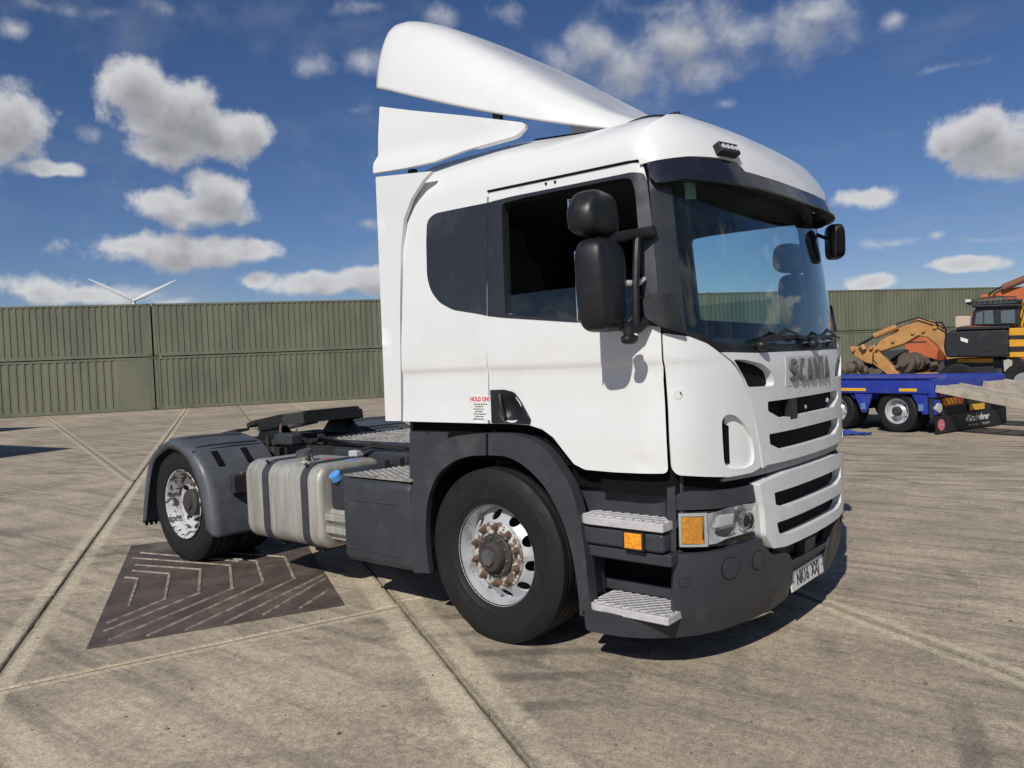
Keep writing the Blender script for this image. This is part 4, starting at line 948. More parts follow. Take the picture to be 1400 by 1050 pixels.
# grey band above the lamps and the post beside them
bd_px = [(924,675),(945,671.5),(975,671.5),(1005,668),(1036,661),(1042,665),(1042.5,682),(1010,690),(980,695.5),(950,697),(925,697.5)]
bdo = fil(tr(HLs, bd_px, z_guess=.95), [.02,0,0,0,.01,.01,.01,0,0,0,.01])
both('lamp_brow', HLs, bdo, GREY, off=.002, thick=.09, res=.04, bevel=.02, seg=3)
ps = fil(tr(HLs, [(912,668),(922,664),(923.5,697),(923.5,754),(913.5,752),(912,700)], z_guess=.85), .006)
both('lamp_post', HLs, ps, GREY, off=.012, thick=.08, res=.04, bevel=.01)
panel('front_gap_shade', CAB, sym([(0, 1.09), (1.35, 1.09), (1.66, 1.09), (1.66, .93), (0, .93)]), SEAM_SHADE, T, off=-.055, thick=.02, res=.08, bevel=0, flip=-1)  # near-black sheet gives the gap below the cab front its shade by colour

# ---- cab inside
def sup(c, h, n=3.5, seg=28, rows=16, R=None, taper=None):
    """boxy rounded solid"""
    def sg(v, e): return math.copysign(abs(v)**e, v)
    rings = []
    for i in range(rows+1):
        la = -math.pi/2+math.pi*(i+.001)/(rows+.002); row = []
        for k in range(seg):
            lo = 2*math.pi*k/seg; e = 2/n
            p = Vector((h[0]*sg(math.cos(la), e)*sg(math.cos(lo), e), h[1]*sg(math.cos(la), e)*sg(math.sin(lo), e), h[2]*sg(math.sin(la), e)))
            if taper: p = taper(p)
            if R: p = R @ p
            row.append(p+Vector(c))
        rings.append(row)
    return MB().loft(rings)
low_door = [p for p in door if True]
both('door_lining', CAB, door, INT, holes=[opn], off=-.034, thick=.02, res=.1, bevel=0, parent=DP)
both('side_lining', CAB, side, INT, off=-.036, thick=.015, res=.12, bevel=0, parent=(sdL, sdR))
cabin = MB().lohi((-.745, -1.13, 1.02), (-.705, 1.13, 2.70)).build('rear_wall', INT, T)
MB().lohi((-.75, -1.10, 2.622), (.98, 1.10, 2.645)).build('roof_lining', LINER, T)
MB().lohi((-.75, -1.12, 1.16), (1.12, 1.12, 1.20)).build('cab_floor', INT, T)
fwl = panel('firewall', CAB, sym([(0, 1.66), (1.1, 1.66), (1.45, 1.70), (1.45, 1.08), (0, 1.08)]), INT, T, off=-.075, thick=.02, res=.12, bevel=0, flip=-1)
MB().lohi((-.70, -1.05, 1.25), (-.28, 1.05, 1.62)).build('bunk', SEAT, T, bevel=.06, seg=3)
dash = MB().loft([[(x, y, z) for x, z in ((.72, 1.42), (.80, 1.66), (.98, 1.73), (1.30-.10*abs(y), 1.64), (1.22-.10*abs(y), 1.4))] for y in (-1.1, -.8, -.3, 0, .3, .8, 1.1)]).build('dashboard', INT, T, bevel=.03, seg=3)
MB().lohi((.70, -.85, 1.62), (.86, -.30, 1.77)).build('instrument_hood', INT, dash, bevel=.04, seg=3)
for y in (-.62, .62):
    st_ = sup((-.02, y, 1.60), (.25, .25, .09), 3).build('seat', SEAT, T)
    sup((-.20, y, 1.98), (.09, .24, .38), 3, R=Ry(-.15)).build('seat_back', SEAT, st_); sup((-.27, y, 2.42), (.05, .13, .10), 3).build('headrest', SEAT, st_)
    MB().lohi((-.2, y-.18, 1.2), (.15, y+.18, 1.53)).build('seat_base', INT, st_, bevel=.02)
wc = Vector((.55, -.62, 1.78)); wr = Ry(math.radians(-58))
sw = MB().tube([wc+wr @ Vector((.235*math.cos(a), .235*math.sin(a), 0)) for a in np.linspace(0, 2*math.pi, 33)], .016, 8)
for a in (.3, math.pi-.3, -math.pi/2): sw.cyl(wc, wc+wr @ Vector((.23*math.cos(a), .23*math.sin(a), 0)), .018, .012, 8)
sw.cyl(wc, wc+Vector((.22, 0, -.25)), .04, seg=10); sw.build('steering_wheel', BLACKP, T)
# grey label stuck inside the windscreen's upper corner
lab = tr(CAB, [(940,247),(955,248),(957,270),(942,270)], z_guess=2.5)
panel('screen_label', CAB, lab, mat('screen_label', (.42, .50, .45), .7), wsc, off=-.024, thick=.002, res=.05, bevel=0, flip=-1)

# ---- mirrors
def mirror_set(sg):
    h0 = hit(822, 391, 1, -1.46); delta = Vector((0, 0, 0)) if sg == 1 else hit(1088, 392, 1, 1.38)-Vector((h0.x, -h0.y, h0.z))   # the far one is folded in
    delta.z = 0
    def P(u, v, y): h = hit(u, v, 1, y); return Vector((h.x, h.y*sg, h.z))+delta*max(0, min(1, (-1.18-y)/.2))
    c1, c2 = P(822, 391, -1.46), P(811, 293, -1.46)
    def tp(p): return Vector((p.x, p.y*(1+.10*p.z/.21), p.z))
    m = sup(c1, (.088, .146, .222), 4.2, R=Rz(sg*.15), taper=tp).build('mirror', BLACKP, T)
    def tp2(p): k = max(0, p.z)/.12; return Vector((p.x*(1-.15*k), (p.y+.03*k*-sg*-1)*(1-.22*k), p.z))
    sup(c2, (.09, .165, .110), 3.6, R=Rz(sg*.15), taper=tp2).build('wide_mirror', BLACKP, m)
    for c, h in ((c1, (.12, .19)), (c2, (.115, .08))):
        MB().box(c+Rz(sg*.15) @ Vector((-.082, 0, 0)), (.008, h[0]*1.75, h[1]*1.75), Rz(sg*.15)).build('mirror_glass', MIRG, m, bevel=.003)
    a0, a1 = P(838, 326, -1.38), P(893, 317, -1.16)
    MB().tube([c1+Vector((0, 0, .21)), a0, a0*.5+a1*.5+Vector((0, 0, .005)), a1], [.03, .03, .026, .032], 12).build('mirror_arm', BLACKP, m)
    MB().tube([c1+Vector((.03, .07*sg, -.19)), P(872, 450, -1.28), P(893, 430, -1.18)], [.026, .024, .03], 10).build('mirror_arm', BLACKP, m)
    MB().tube([a0*.4+a1*.6, P(869, 390, -1.30), P(870, 450, -1.29)], .019, 8).build('mirror_tube', BLACKP, m)
    MB().tube([c1+Vector((.02, .10*sg, .02)), P(872, 388, -1.27), P(880, 382, -1.2)], .015, 8).build('mirror_stay', STEP, m)
    sup(P(861, 464, -1.39), (.034, .052, .024), 2.6).build('mirror_pod', BLACKP, m)
    MB().cyl(P(860, 459, -1.39), P(858, 448, -1.39), .026, .03, 12).build('pod_neck', BLACKP, m)
    return m
mL = mirror_set(1); mR = mirror_set(-1)
mm = fil(tr(CAB, [(882,410),(888,404),(912,403),(918,404),(927,440),(931,456),(905,449),(890,440),(884,432)], z_guess=1.85), .015)
both('mirror_mount', CAB, mm, BLACKP, off=.055, thick=.07, res=.05, bevel=.018, seg=3)
# front kerb mirror hanging from the visor's far corner
kc = hit(1141, 331, 1, 1.0)
km = sup(kc, (.055, .105, .118), 4.5, R=Rz(.5)).build('kerb_mirror', BLACKP, T)
sup(kc+Vector((.035, -.02, -.01)), (.03, .088, .098), 5, R=Rz(.5)).build('kerb_mirror_face', MESHB, km)
vt = Vector(VIS(-1.0, 2.45)); MB().tube([vt, vt+Vector((.02, .0, -.10)), kc+Vector((-.10, -.06, .06)), kc], .013, 10).build('kerb_mirror_arm', BLACKP, km)

# ---- wheel arches
out_r = [(566,783),(562,740),(562,690),(566,655),(580,625),(600,605),(625,596),(664,592.5)]
in_r = [(664,622.5),(640,624),(618,632),(598,650),(586,680),(582,715),(583,750),(587,784)]
out_f = [(667.5,592.5),(700,594),(722,600),(745,615),(766,642),(782,672),(792,710),(800,760),(807,834)]
in_f = [(793,836),(789,800),(781,752),(767,708),(746,668),(720,640),(694,625),(667.5,622.5)]
YA = -1.245
for po, pi_, nm in ((out_r, in_r, 'arch_flare'), (out_f, in_f, 'arch_flare')):
    poly = clean(smooth_path(side_tr(YA, 0, po), 4)+smooth_path(side_tr(YA, 0, pi_), 4))
    for sg in (1, -1):
        panel(nm, (lambda x, z, sg=sg: (x, sg*YA, z)), poly, GREY, T, thick=.075, res=.05, bevel=.034, seg=4, flip=1 if sg == 1 else -1)
arc = smooth_path(side_tr(YA, 0, list(reversed(in_r))+list(reversed(in_f))), 4)
for sg in (1, -1):
    MB().loft([[(x, sg*(YA+.04), z) for x, z in arc], [(x*1.0, sg*-.72, z+.0) for x, z in arc]], closed=False, caps=(False, False)).build('arch_liner', SEAM_SHADE, T, angle=80)
    poly = fil(side_tr(-1.16, 0, [(560,590),(612,591),(612,603),(588,628),(568,664),(560,660)]), .01)
    panel('arch_filler', (lambda x, z, sg=sg: (x, sg*-1.16, z)), poly, GREY, T, thick=.04, res=.06, bevel=.006, flip=1 if sg == 1 else -1)
    MB().lohi((-.72, sg*-1.14, 1.06), (.70, sg*-1.08, 1.30)).build('undercab_shade', SEAM_SHADE, T)  # box coloured near-black as the shade in the gap under the cab
    MB().lohi((-.66, sg*-1.20, .30), (-.64, sg*-.85, .75)).build('mudflap', BLACKP, T)
    MB().lohi((-.78, sg*-1.13, 1.02), (-.60, sg*-.7, 1.31)).build('cab_mount', BLACKP, T, bevel=.01)

# ---- entry steps
def step_tread(sg, x0, x1, y0, y1, z, th):
    poly = fil([(x0, y0+.03), (x0+.05, y0), (x1, y0), (x1, y1), (x0, y1)], [.03, .05, .01, .01, .01])
    s = MB().prism([(a, sg*b_) for a, b_ in poly], z-th, z-.004).build('step', STEP, T, bevel=.006)
    g_ = MB(); n = 9; L = x1-x0; Wd = abs(y1-y0)-.03
    for k in range(-4, n+1):
        for d in (1, -1):
            a = Vector((x0+L*k/n, y0+.02)); c = Vector((x0+L*k/n+Wd*.9, y0+.02+Wd)) if d > 0 else None
            if d < 0: a = Vector((x0+L*k/n+Wd*.9, y0+.02)); c = Vector((x0+L*k/n, y0+.02+Wd))
            def clip(p, q):
                for (lim, sgn) in ((x0+.015, 1), (x1-.012, -1)):
                    for _ in (0, 1):
                        if (p.x-lim)*sgn < 0:
                            if (q.x-lim)*sgn <= 0: return None
                            t = (lim-p.x)/(q.x-p.x); p = p+(q-p)*t
                        p, q = q, p
                return p, q
            r_ = clip(a, c)
            if not r_: continue
            p, q = r_; dd = (q-p)
            if dd.length < .02: continue
            nn_ = Vector((-dd.y, dd.x)).normalized()*.0035
            g_.loft([[(v.x, sg*v.y, zz) for v, zz in ((e+nn_, z-.0045), (e-nn_, z-.0045), (e-nn_*.5, z+.0012), (e+nn_*.5, z+.0012))] for e in (p, q)])
    g_.build('tread_grid', STEP, s, smooth=False)
    MB().prism([(a, sg*b_) for a, b_ in fil([(x0+.03, y0+.05), (x1-.02, y0+.03), (x1-.02, y1), (x0+.03, y1)], .02)], z-.0035, z-.0025).build('tread_plate', GREYSTRIP, s, smooth=False)
for sg in (1, -1):
    step_tread(sg, .615, 1.128, -1.240, -1.04, .815, .050)
    step_tread(sg, .650, 1.142, -1.245, -.96, .352, .045)
    MB().prism([(.60, sg*-1.215), (1.12, sg*-1.225), (1.12, sg*-1.06), (.60, sg*-1.05)], .655, .755).build('step_riser', GREY, T, bevel=.02, seg=3)
    MB().prism([(.60, sg*-1.195), (1.145, sg*-1.20), (1.145, sg*-1.06), (.60, sg*-1.05)], .585, .650).build('step_lip', GREY, T, bevel=.012)
    MB().lohi((.52, sg*-1.09, .80), (1.16, sg*-1.05, 1.06)).build('step_panel', GREY, T, bevel=.01)
    MB().lohi((.52, sg*-.95, .20), (1.16, sg*-.92, .70)).build('step_well', SEAM_SHADE, T)
    MB().prism([(.60, sg*-.99), (1.14, sg*-.99), (1.14, sg*-.95), (.60, sg*-.95)], .355, .42).build('step_ledge', GREY, T, bevel=.008)
    MB().lohi((.575, sg*-1.21, .25), (.625, sg*-1.0, .66)).build('step_side', GREY, T, bevel=.012)
    mk = MB().lohi((.905, sg*-1.246, .668), (1.005, sg*-1.218, .748)).build('side_marker', AMBER, T, bevel=.004)
    MB().lohi((.893, sg*-1.238, .658), (1.017, sg*-1.212, .757)).build('marker_base', BLACKP, mk, bevel=.004)
    MB().lohi((.50, sg*-1.12, .93), (1.15, sg*-1.06, 1.075)).build('step_top', SEAM_SHADE, T, bevel=.02)

# ---- wheels (axle along y, outer flange at y = 0, outside towards -y)
def tyre_profile(R, half, yc):
    o_ = [(.292, -half*.80), (.302, -half*.88), (.318, -half*.90), (.335, -half*.985), (.36, -half*1.0), (.362, -half*1.015), (.378, -half*1.018), (.380, -half*1.03), (.42, -half*1.045), (.446, -half*1.035), (.448, -half*1.02), (R-.05, -half*.99), (R-.028, -half*.955), (R-.026, -half*.945), (R-.010, -half*.905), (R-.003, -half*.86)]
    tread = []
    for g0 in (-.58, -.20, .20, .58):
        tread += [(R, half*g0-.008), (R-.013, half*g0-.005), (R-.013, half*g0+.005), (R, half*g0+.008)]
    full = o_+tread+[(r_, -y_) for r_, y_ in reversed(o_)]
    return [(r_, y_+yc) for r_, y_ in full]
RT = .513
def nut_ring(b, n, r, y0, y1, rad, seg=6, ph=0.):
    for k in range(n):
        a = 2*math.pi*k/n+ph; b.cyl((r*math.cos(a), y0, r*math.sin(a)), (r*math.cos(a), y1, r*math.sin(a)), rad, rad*.9, seg)
def nuts(wl, r, y0, s, n=10):
    first = None
    for k in range(n):
        a = 2*math.pi*k/n
        if first is None: first = MB().cyl((0, y0, 0), (0, y0-.008, 0), .023, .021, 12).cyl((0, y0-.008, 0), (0, y0-.028, 0), .0175, .016, 6).cyl((0, y0-.028, 0), (0, y0-.042, 0), .011, .010, 8).build('wheel_nut', RUST, wl, smooth=False); o = first
        else: o = first.copy(); COL.objects.link(o)
        o.location = (r*math.cos(a), 0, r*math.sin(a)); o.rotation_euler = (0, k*.4, 0)
def front_wheel():
    depth = [(0, .012), (.09, .012), (.19, .016), (.205, .022), (.235, .050), (.262, .082), (.275, .095), (.30, .10)]
    def dsc(a, b_): return (a, lerp_table(depth, math.hypot(a, b_)), b_)
    circ = lambda r, n: [(r*math.cos(2*math.pi*k/n), r*math.sin(2*math.pi*k/n)) for k in range(n)]
    holes = [[(.235*math.cos(t0)+.030*math.cos(q)*math.cos(t0)-.034*math.sin(q)*math.sin(t0), .235*math.sin(t0)+.030*math.cos(q)*math.sin(t0)+.034*math.sin(q)*math.cos(t0)) for q in [2*math.pi*i/14 for i in range(14)]] for t0 in [2*math.pi*k/10+.15 for k in range(10)]]
    wl = panel('wheel', dsc, circ(.276, 60), RIM, T, holes=holes+[circ(.12, 24)], thick=.012, res=.02, bevel=.002, flip=1)
    MB().revolve([(.303, .0), (.307, -.004), (.304, -.010), (.298, -.008), (.292, .004), (.288, .022), (.278, .045), (.272, .10), (.262, .22)], seg=60).build('rim', RIM, wl)
    MB().revolve(tyre_profile(RT, .150, .120), seg=72).build('tyre', TYRE, wl, angle=30)
    MB().revolve([(.195, .019), (.196, .010), (.19, .006), (.125, .006), (.118, .02)], seg=48).build('bolt_ring', HUBW, wl)
    nuts(wl, .1675, .006, -1)
    MB().revolve([(.128, .03), (.128, -.012), (.122, -.018), (.092, -.020), (.088, -.055), (.080, -.064), (.05, -.066), (.0005, -.066)], seg=40).build('hub', HUBD, wl)
    hb_ = None
    for k in range(10):
        a = 2*math.pi*k/10+.2
        if hb_ is None: hb_ = MB().cyl((0, -.016, 0), (0, -.030, 0), .0095, .009, 6).build('hub_bolt', RUST, wl, smooth=False); o = hb_
        else: o = hb_.copy(); COL.objects.link(o)
        o.location = (.108*math.cos(a), 0, .108*math.sin(a))
    MB().cyl((0, -.062, 0), (0, -.082, 0), .052, .048, 8).build('hub_cap', mat('hub_cap', (.10, .10, .105), .5, var=.3, vscale=30), wl, smooth=False)
    MB().revolve([(.262, .11), (.22, .12), (.0005, .12)], seg=40).build('brake_drum', INK, wl)
    return wl
fwh = front_wheel(); fwh.location = (0, -1.212, .512); fwh.rotation_euler = (0, .35, -.02)
w2 = copy_tree(fwh, T); w2.location = (0, 1.212, .512); w2.rotation_euler = (0, .2, math.pi-.02)
def rear_wheel():
    depth = [(0, .150), (.20, .150), (.215, .145), (.235, .125), (.262, .118), (.30, .118)]
    def dsc(a, b_): return (a, lerp_table(depth, math.hypot(a, b_)), b_)
    circ = lambda r, n: [(r*math.cos(2*math.pi*k/n), r*math.sin(2*math.pi*k/n)) for k in range(n)]
    holes = [[(.228*math.cos(t0)+.028*math.cos(q), .228*math.sin(t0)+.028*math.sin(q)) for q in [2*math.pi*i/12 for i in range(12)]] for t0 in [2*math.pi*k/10 for k in range(10)]]
    wl = panel('wheel', dsc, circ(.268, 60), RIM, T, holes=holes+[circ(.10, 24)], thick=.012, res=.024, bevel=.002, flip=1)
    MB().revolve([(.303, .0), (.307, -.004), (.304, -.010), (.297, -.008), (.290, .006), (.284, .03), (.268, .050), (.262, .115), (.262, .22)], seg=60).build('rim', RIMW, wl)
    MB().revolve(tyre_profile(RT, .150, .140), seg=72).build('tyre', TYRE, wl, angle=30)
    MB().revolve(tyre_profile(RT, .150, .475), seg=56).build('inner_tyre', TYRE, wl, angle=30)
    nuts(wl, .1675, .150, -1)
    MB().revolve([(.12, .16), (.118, .06), (.105, .05), (.06, .048), (.055, .03), (.0005, .028)], seg=36).build('hub', HUBD, wl)
    MB().revolve([(.27, .17), (.26, .20), (.26, .44), (.0005, .45)], seg=36).build('brake_drum', INK, wl)
    return wl
rwh = rear_wheel(); rwh.location = (-3.66, -1.205, .512); rwh.rotation_euler = (0, .5, 0)
w3 = copy_tree(rwh, T); w3.location = (-3.66, 1.205, .512); w3.rotation_euler = (0, 1.1, math.pi)

# ---- chassis
for sg in (1, -1):
    MB().lohi((-4.55, sg*.38, .70), (.9, sg*.455, .98)).build('chassis_rail', CHASSIS, T, bevel=.008)
    MB().tube([(-3.15, sg*.42, .60), (-3.66, sg*.42, .66), (-4.15, sg*.42, .60)], .05, 8).build('rear_spring', CHASSIS, T)
    MB().cyl((-4.05, sg*.55, .55), (-4.05, sg*.55, .85), .12, .12, 20).build('air_bellow', CHASSIS, T)
    MB().tube([(-.6, sg*.42, .62), (0, sg*.42, .50), (.6, sg*.42, .62)], .045, 8).build('front_spring', CHASSIS, T)
for x in (-4.5, -3.9, -3.0, -2.0, -1.2): MB().lohi((x-.05, -.38, .74), (x+.05, .38, .94)).build('cross_member', CHASSIS, T)
MB().cyl((-3.66, -.75, .512), (-3.66, .75, .512), .10, seg=16).sphere((-3.66, 0, .512), (.24, .22, .24)).build('rear_axle', CHASSIS, T)
MB().cyl((0, -1.0, .45), (0, 1.0, .45), .07, seg=12).build('front_axle', CHASSIS, T)
MB().cyl((-3.4, 0, .55), (-.7, 0, .75), .07, seg=12).build('drive_shaft', CHASSIS, T)
MB().lohi((-.75, -.45, .50), (.85, .45, 1.10)).build('engine_block', CHASSIS, T, bevel=.05)
MB().cyl((-2.6, .62, .62), (-1.2, .62, .62), .22, seg=20).build('air_tank', CHASSIS, T)
MB().lohi((-4.62, -.5, .62), (-4.55, .5, .92)).build('rear_beam', CHASSIS, T, bevel=.01)
for sg in (1, -1): 
    tl = MB().lohi((-4.63, sg*.60, .60), (-4.56, sg*1.05, .76)).build('tail_lamp', BLACKP, T, bevel=.01); MB().lohi((-4.645, sg*.62, .62), (-4.628, sg*1.03, .74)).build('tail_lens', REDT, tl)
# fifth wheel
fr = fil([(.45, -.30), (.45, .30), (.28, .46), (-.20, .46), (-.52, .34), (-.52, .20), (-.14, .06), (-.10, 0), (-.14, -.06), (-.52, -.20), (-.52, -.34), (-.20, -.46), (.28, -.46)], .06)
FWR = Matrix.Rotation(math.radians(-8), 4, 'Y'); FWC = Vector((-3.50, 0, 1.20))
def fwp(a, b_, h): return FWC+(FWR.to_3x3() @ Vector((a, b_, h)))
fwheel = MB().prism(fr, -.035, .012, fwp).build('fifth_wheel', GREASE, T, bevel=.01)
MB().loft([[fwp(a, b_, h) for a, b_ in ((.45, -.34), (.455, .34), (.30, .47), (-.1, .47), (-.1, .45), (.28, .45), (.43, .32), (.43, -.32), (.28, -.45), (-.1, -.45), (-.1, -.47), (.30, -.47))] for h in (-.10, -.02)]).build('fifth_wheel_skirt', GREASE, fwheel)
for sg in (1, -1):
    MB().loft([[(x, sg*y, z) for x, y, z in ((-3.66, .30, 1.0), (-3.22, .30, 1.0), (-3.22, .46, 1.0), (-3.66, .46, 1.0))], [(x, sg*y, z) for x, y, z in ((-3.52, .34, 1.18), (-3.36, .34, 1.18), (-3.36, .43, 1.18), (-3.52, .43, 1.18))]]).build('fifth_wheel_bracket', GREASE, fwheel)
    MB().prism([(-4.55, sg*.34), (-3.95, sg*.34), (-3.95, sg*.48), (-4.55, sg*.48)], .985, 1.01, lambda a, b_, h: (a, b_, h+(.09*(a+4.55)/.6))).build('ramp', CHASSIS, T)
MB().lohi((-4.0, -.5, .985), (-2.95, .5, 1.005)).build('mounting_plate', CHASSIS, T)
MB().tube([(-3.3, -.40, 1.19), (-3.15, -.52, 1.13), (-3.12, -.55, 1.02)], .012, 8).build('release_handle', RUST, fwheel)
# chain and suzi coils clutter
for k in range(6): MB().tube([Vector((-3.02, -.44, 1.10-k*.035))+Vector((.008*math.cos(a) if k % 2 else 0, 0 if k % 2 else .008*math.cos(a), .018*math.sin(a))) for a in np.linspace(0, 2*math.pi, 9)], .004, 5).build('chain_link', RUST, T)
rv = random.Random(11)
for k in range(8):
    x = -3.3+rv.uniform(0, .55); y = -.52+rv.uniform(-.1, .16); MB().cyl((x, y, .98), (x, y, .98+rv.uniform(.05, .11)), rv.uniform(.02, .045), seg=12).build('air_valve', CHASSIS, T)
MB().lohi((-3.12, -.62, .99), (-2.85, -.50, 1.09)).build('valve_block', GREY, T, bevel=.02)
for k in range(3):
    MB().tube([(-2.9+.1*k, -.47, 1.0), (-2.6, -.44-.03*k, 1.03+.02*k), (-2.2, -.46, 1.01), (-1.5, -.43-.02*k, 1.0)], .011, 6).build('air_line', INK, T)
# catwalk and tread plates
def tread_sheet(name, poly, z, parent, step=.05):
    o = MB().prism(poly, z-.012, z).build(name, TREAD, parent, bevel=.003)
    xs_ = [p[0] for p in poly]; ys_ = [p[1] for p in poly]; b = MB(); x = min(xs_)+step*.4; r_ = 0
    while x < max(xs_)-step*.3:
        y = min(ys_)+step*(.35 if r_ % 2 else .8)
        while y < max(ys_)-step*.3:
            if inside(poly, x, y) and inside(poly, x+step*.3, y) and inside(poly, x-step*.3, y):
                c = (x, y); d = (step*.36, step*.15)
                b.add([(c[0]-d[0], c[1]-d[1], z-.001), (c[0]+d[0], c[1]-d[1], z-.001), (c[0]+d[0], c[1]+d[1], z-.001), (c[0]-d[0], c[1]+d[1], z-.001), (c[0]-d[0]*.5, c[1]-d[1]*.3, z+.007), (c[0]+d[0]*.5, c[1]-d[1]*.3, z+.007), (c[0]+d[0]*.5, c[1]+d[1]*.3, z+.007), (c[0]-d[0]*.5, c[1]+d[1]*.3, z+.007)], [(4, 5, 6, 7), (0, 1, 5, 4), (1, 2, 6, 5), (2, 3, 7, 6), (3, 0, 4, 7)])
            y += step
        x += step*.9; r_ += 1
    s = b.build('tread_studs', TREAD, o, smooth=False); s['kind'] = 'stuff'
    return o
tread_sheet('catwalk_plate', [(-2.62, -.34), (-.85, -.34), (-.85, .62), (-2.62, .62)], 1.035, T, .055)
MB().lohi((-2.62, -.42, .985), (-.80, -.345, 1.022)).build('catwalk_edge', GREY, T, bevel=.006)
for sg in (1,): MB().lohi((-2.3, -.60, .80), (-.9, -.46, .985)).build('valve_cover', GREY, T, bevel=.02)
# fuel tank
def rr_section(y0, y1, z0, z1, r, n=6):
    pts = []
    for cx, cz, a0 in ((y1-r, z1-r, 0), (y0+r, z1-r, 90), (y0+r, z0+r, 180), (y1-r, z0+r, 270)):
        for k in range(n+1): a = math.radians(a0+90*k/n); pts.append((cx+r*math.cos(a), cz+r*math.sin(a)))
    return pts
def tank_loft(x0, x1, y0, y1, z0, z1, r, er, e=0.):
    rings = []
    for x, ins in ((x0, er), (x0+er*.12, er*.5), (x0+er*.5, er*.13), (x0+er, 0), (x1-er, 0), (x1-er*.5, er*.13), (x1-er*.12, er*.5), (x1, er)):
        rings.append([(x, y, z) for y, z in rr_section(y0-e+ins, y1+e-ins, z0-e+ins, z1+e-ins, max(.02, r+e-ins*.6))])
    return MB().loft(rings)
tk = tank_loft(-2.665, -1.685, -1.205, -.58, .325, .945, .12, .045).build('fuel_tank', TANK, T, angle=50)
STRAP = mat('strap_rubber', (.045, .048, .055), .55, var=.2, vscale=9)
for x in (-2.36, -1.86):
    s = MB().loft([[(xx, y, z) for y, z in rr_section(-1.205-q, -.58+q, .325-q, .945+q, .12+q)] for xx, q in ((x-.038, .001), (x-.036, .010), (x+.036, .010), (x+.038, .001))]).build('tank_strap', STRAP, tk, angle=50)
    MB().cyl((x, -1.17, .93), (x, -1.185, .955), .012, seg=8).build('strap_bolt', CHASSIS, s)
cp = Vector((-2.07, -1.03, .945)); tc_ = MB().cyl(cp-Vector((0, 0, .01)), cp+Vector((0, -.012, .05)), .062, .058, 24).build('filler_neck', CHROME, tk)
MB().cyl(cp+Vector((0, -.012, .05)), cp+Vector((0, -.02, .085)), .068, .060, 20).build('filler_cap', mat('cap_grey', (.07, .075, .085), .45, var=.2), tk, angle=30)
for dx, cl, nm in ((.0, (.45, .05, .04), 'sticker_red'), (.10, (.62, .50, .05), 'sticker_yellow'), (.2, (.12, .25, .55), 'sticker_blue')):
    MB().lohi((-2.02+dx, -.92+dx*.3, .9455), (-1.93+dx, -.84+dx*.3, .9475)).build('tank_sticker', mat(nm, cl, .5), tk)
MB().lohi((-1.95, -.72, .946), (-1.85, -.64, .995)).build('sender_cover', STEP, tk, bevel=.01)
for k in range(2): MB().tube([(-1.9, -.68, .98), (-1.75, -.62, 1.03+.02*k), (-1.5, -.55, 1.0), (-1.45, -.5, .95)], .012, 6).build('fuel_line', INK, tk)
MB().lohi((-2.70, -1.0, .30), (-2.67, -.58, .5)).build('tank_bracket', CHASSIS, tk)
for x in (-2.36, -1.86): MB().lohi((x-.05, -1.10, .29), (x+.05, -.4, .325)).build('tank_bracket', CHASSIS, tk)
# AdBlue tank, bracket rails, battery box with tread plate lid
ad = tank_loft(-1.67, -1.40, -1.12, -.6, .60, .905, .07, .03).build('additive_tank', mat('additive_tank', (.03, .033, .042), .5, var=.2), T, angle=50)
ac = hit(459, 651, 1, -1.13); MB().cyl(ac+Vector((0, .015, -.02)), ac+Vector((0, -.012, .018)), .045, .043, 20).build('additive_cap', BLUECAP, ad, angle=30)
MB().cyl(ac+Vector((0, .03, -.05)), ac+Vector((0, .0, -.01)), .036, seg=16).build('additive_neck', CHASSIS, ad)
for z in (.57, .48): MB().lohi((-1.72, -1.16, z-.025), (-1.38, -1.11, z+.025)).build('bracket_rail', TANK, T, bevel=.008)
MB().lohi((-1.70, -1.11, .40), (-1.40, -1.05, .62)).build('bracket_back', TANK, T, bevel=.008)
bx_ = tank_loft(-1.415, -.715, -1.215, -.62, .305, .885, .055, .035).build('battery_box', GREY, T, angle=50)
MB().lohi((-1.33, -1.221, .735), (-.83, -1.212, .75)).build('box_groove', mat('groove_grey', (.04, .043, .05), .6), bx_, bevel=.003)
MB().lohi((-1.36, -1.222, .40), (-.80, -1.212, .41)).build('box_groove', MATS['groove_grey'], bx_, bevel=.003)
tread_sheet('box_lid', [(-1.42, -1.19), (-.72, -1.205), (-.60, -1.0), (-.60, -.60), (-1.30, -.60)], .905, T, .05)
for k in range(3): MB().lohi((-1.44+.05*k, -.86+.1*k, .90), (-1.36+.05*k, -.80+.1*k, .96+.01*k)).build('connector', CHASSIS, T, bevel=.008)
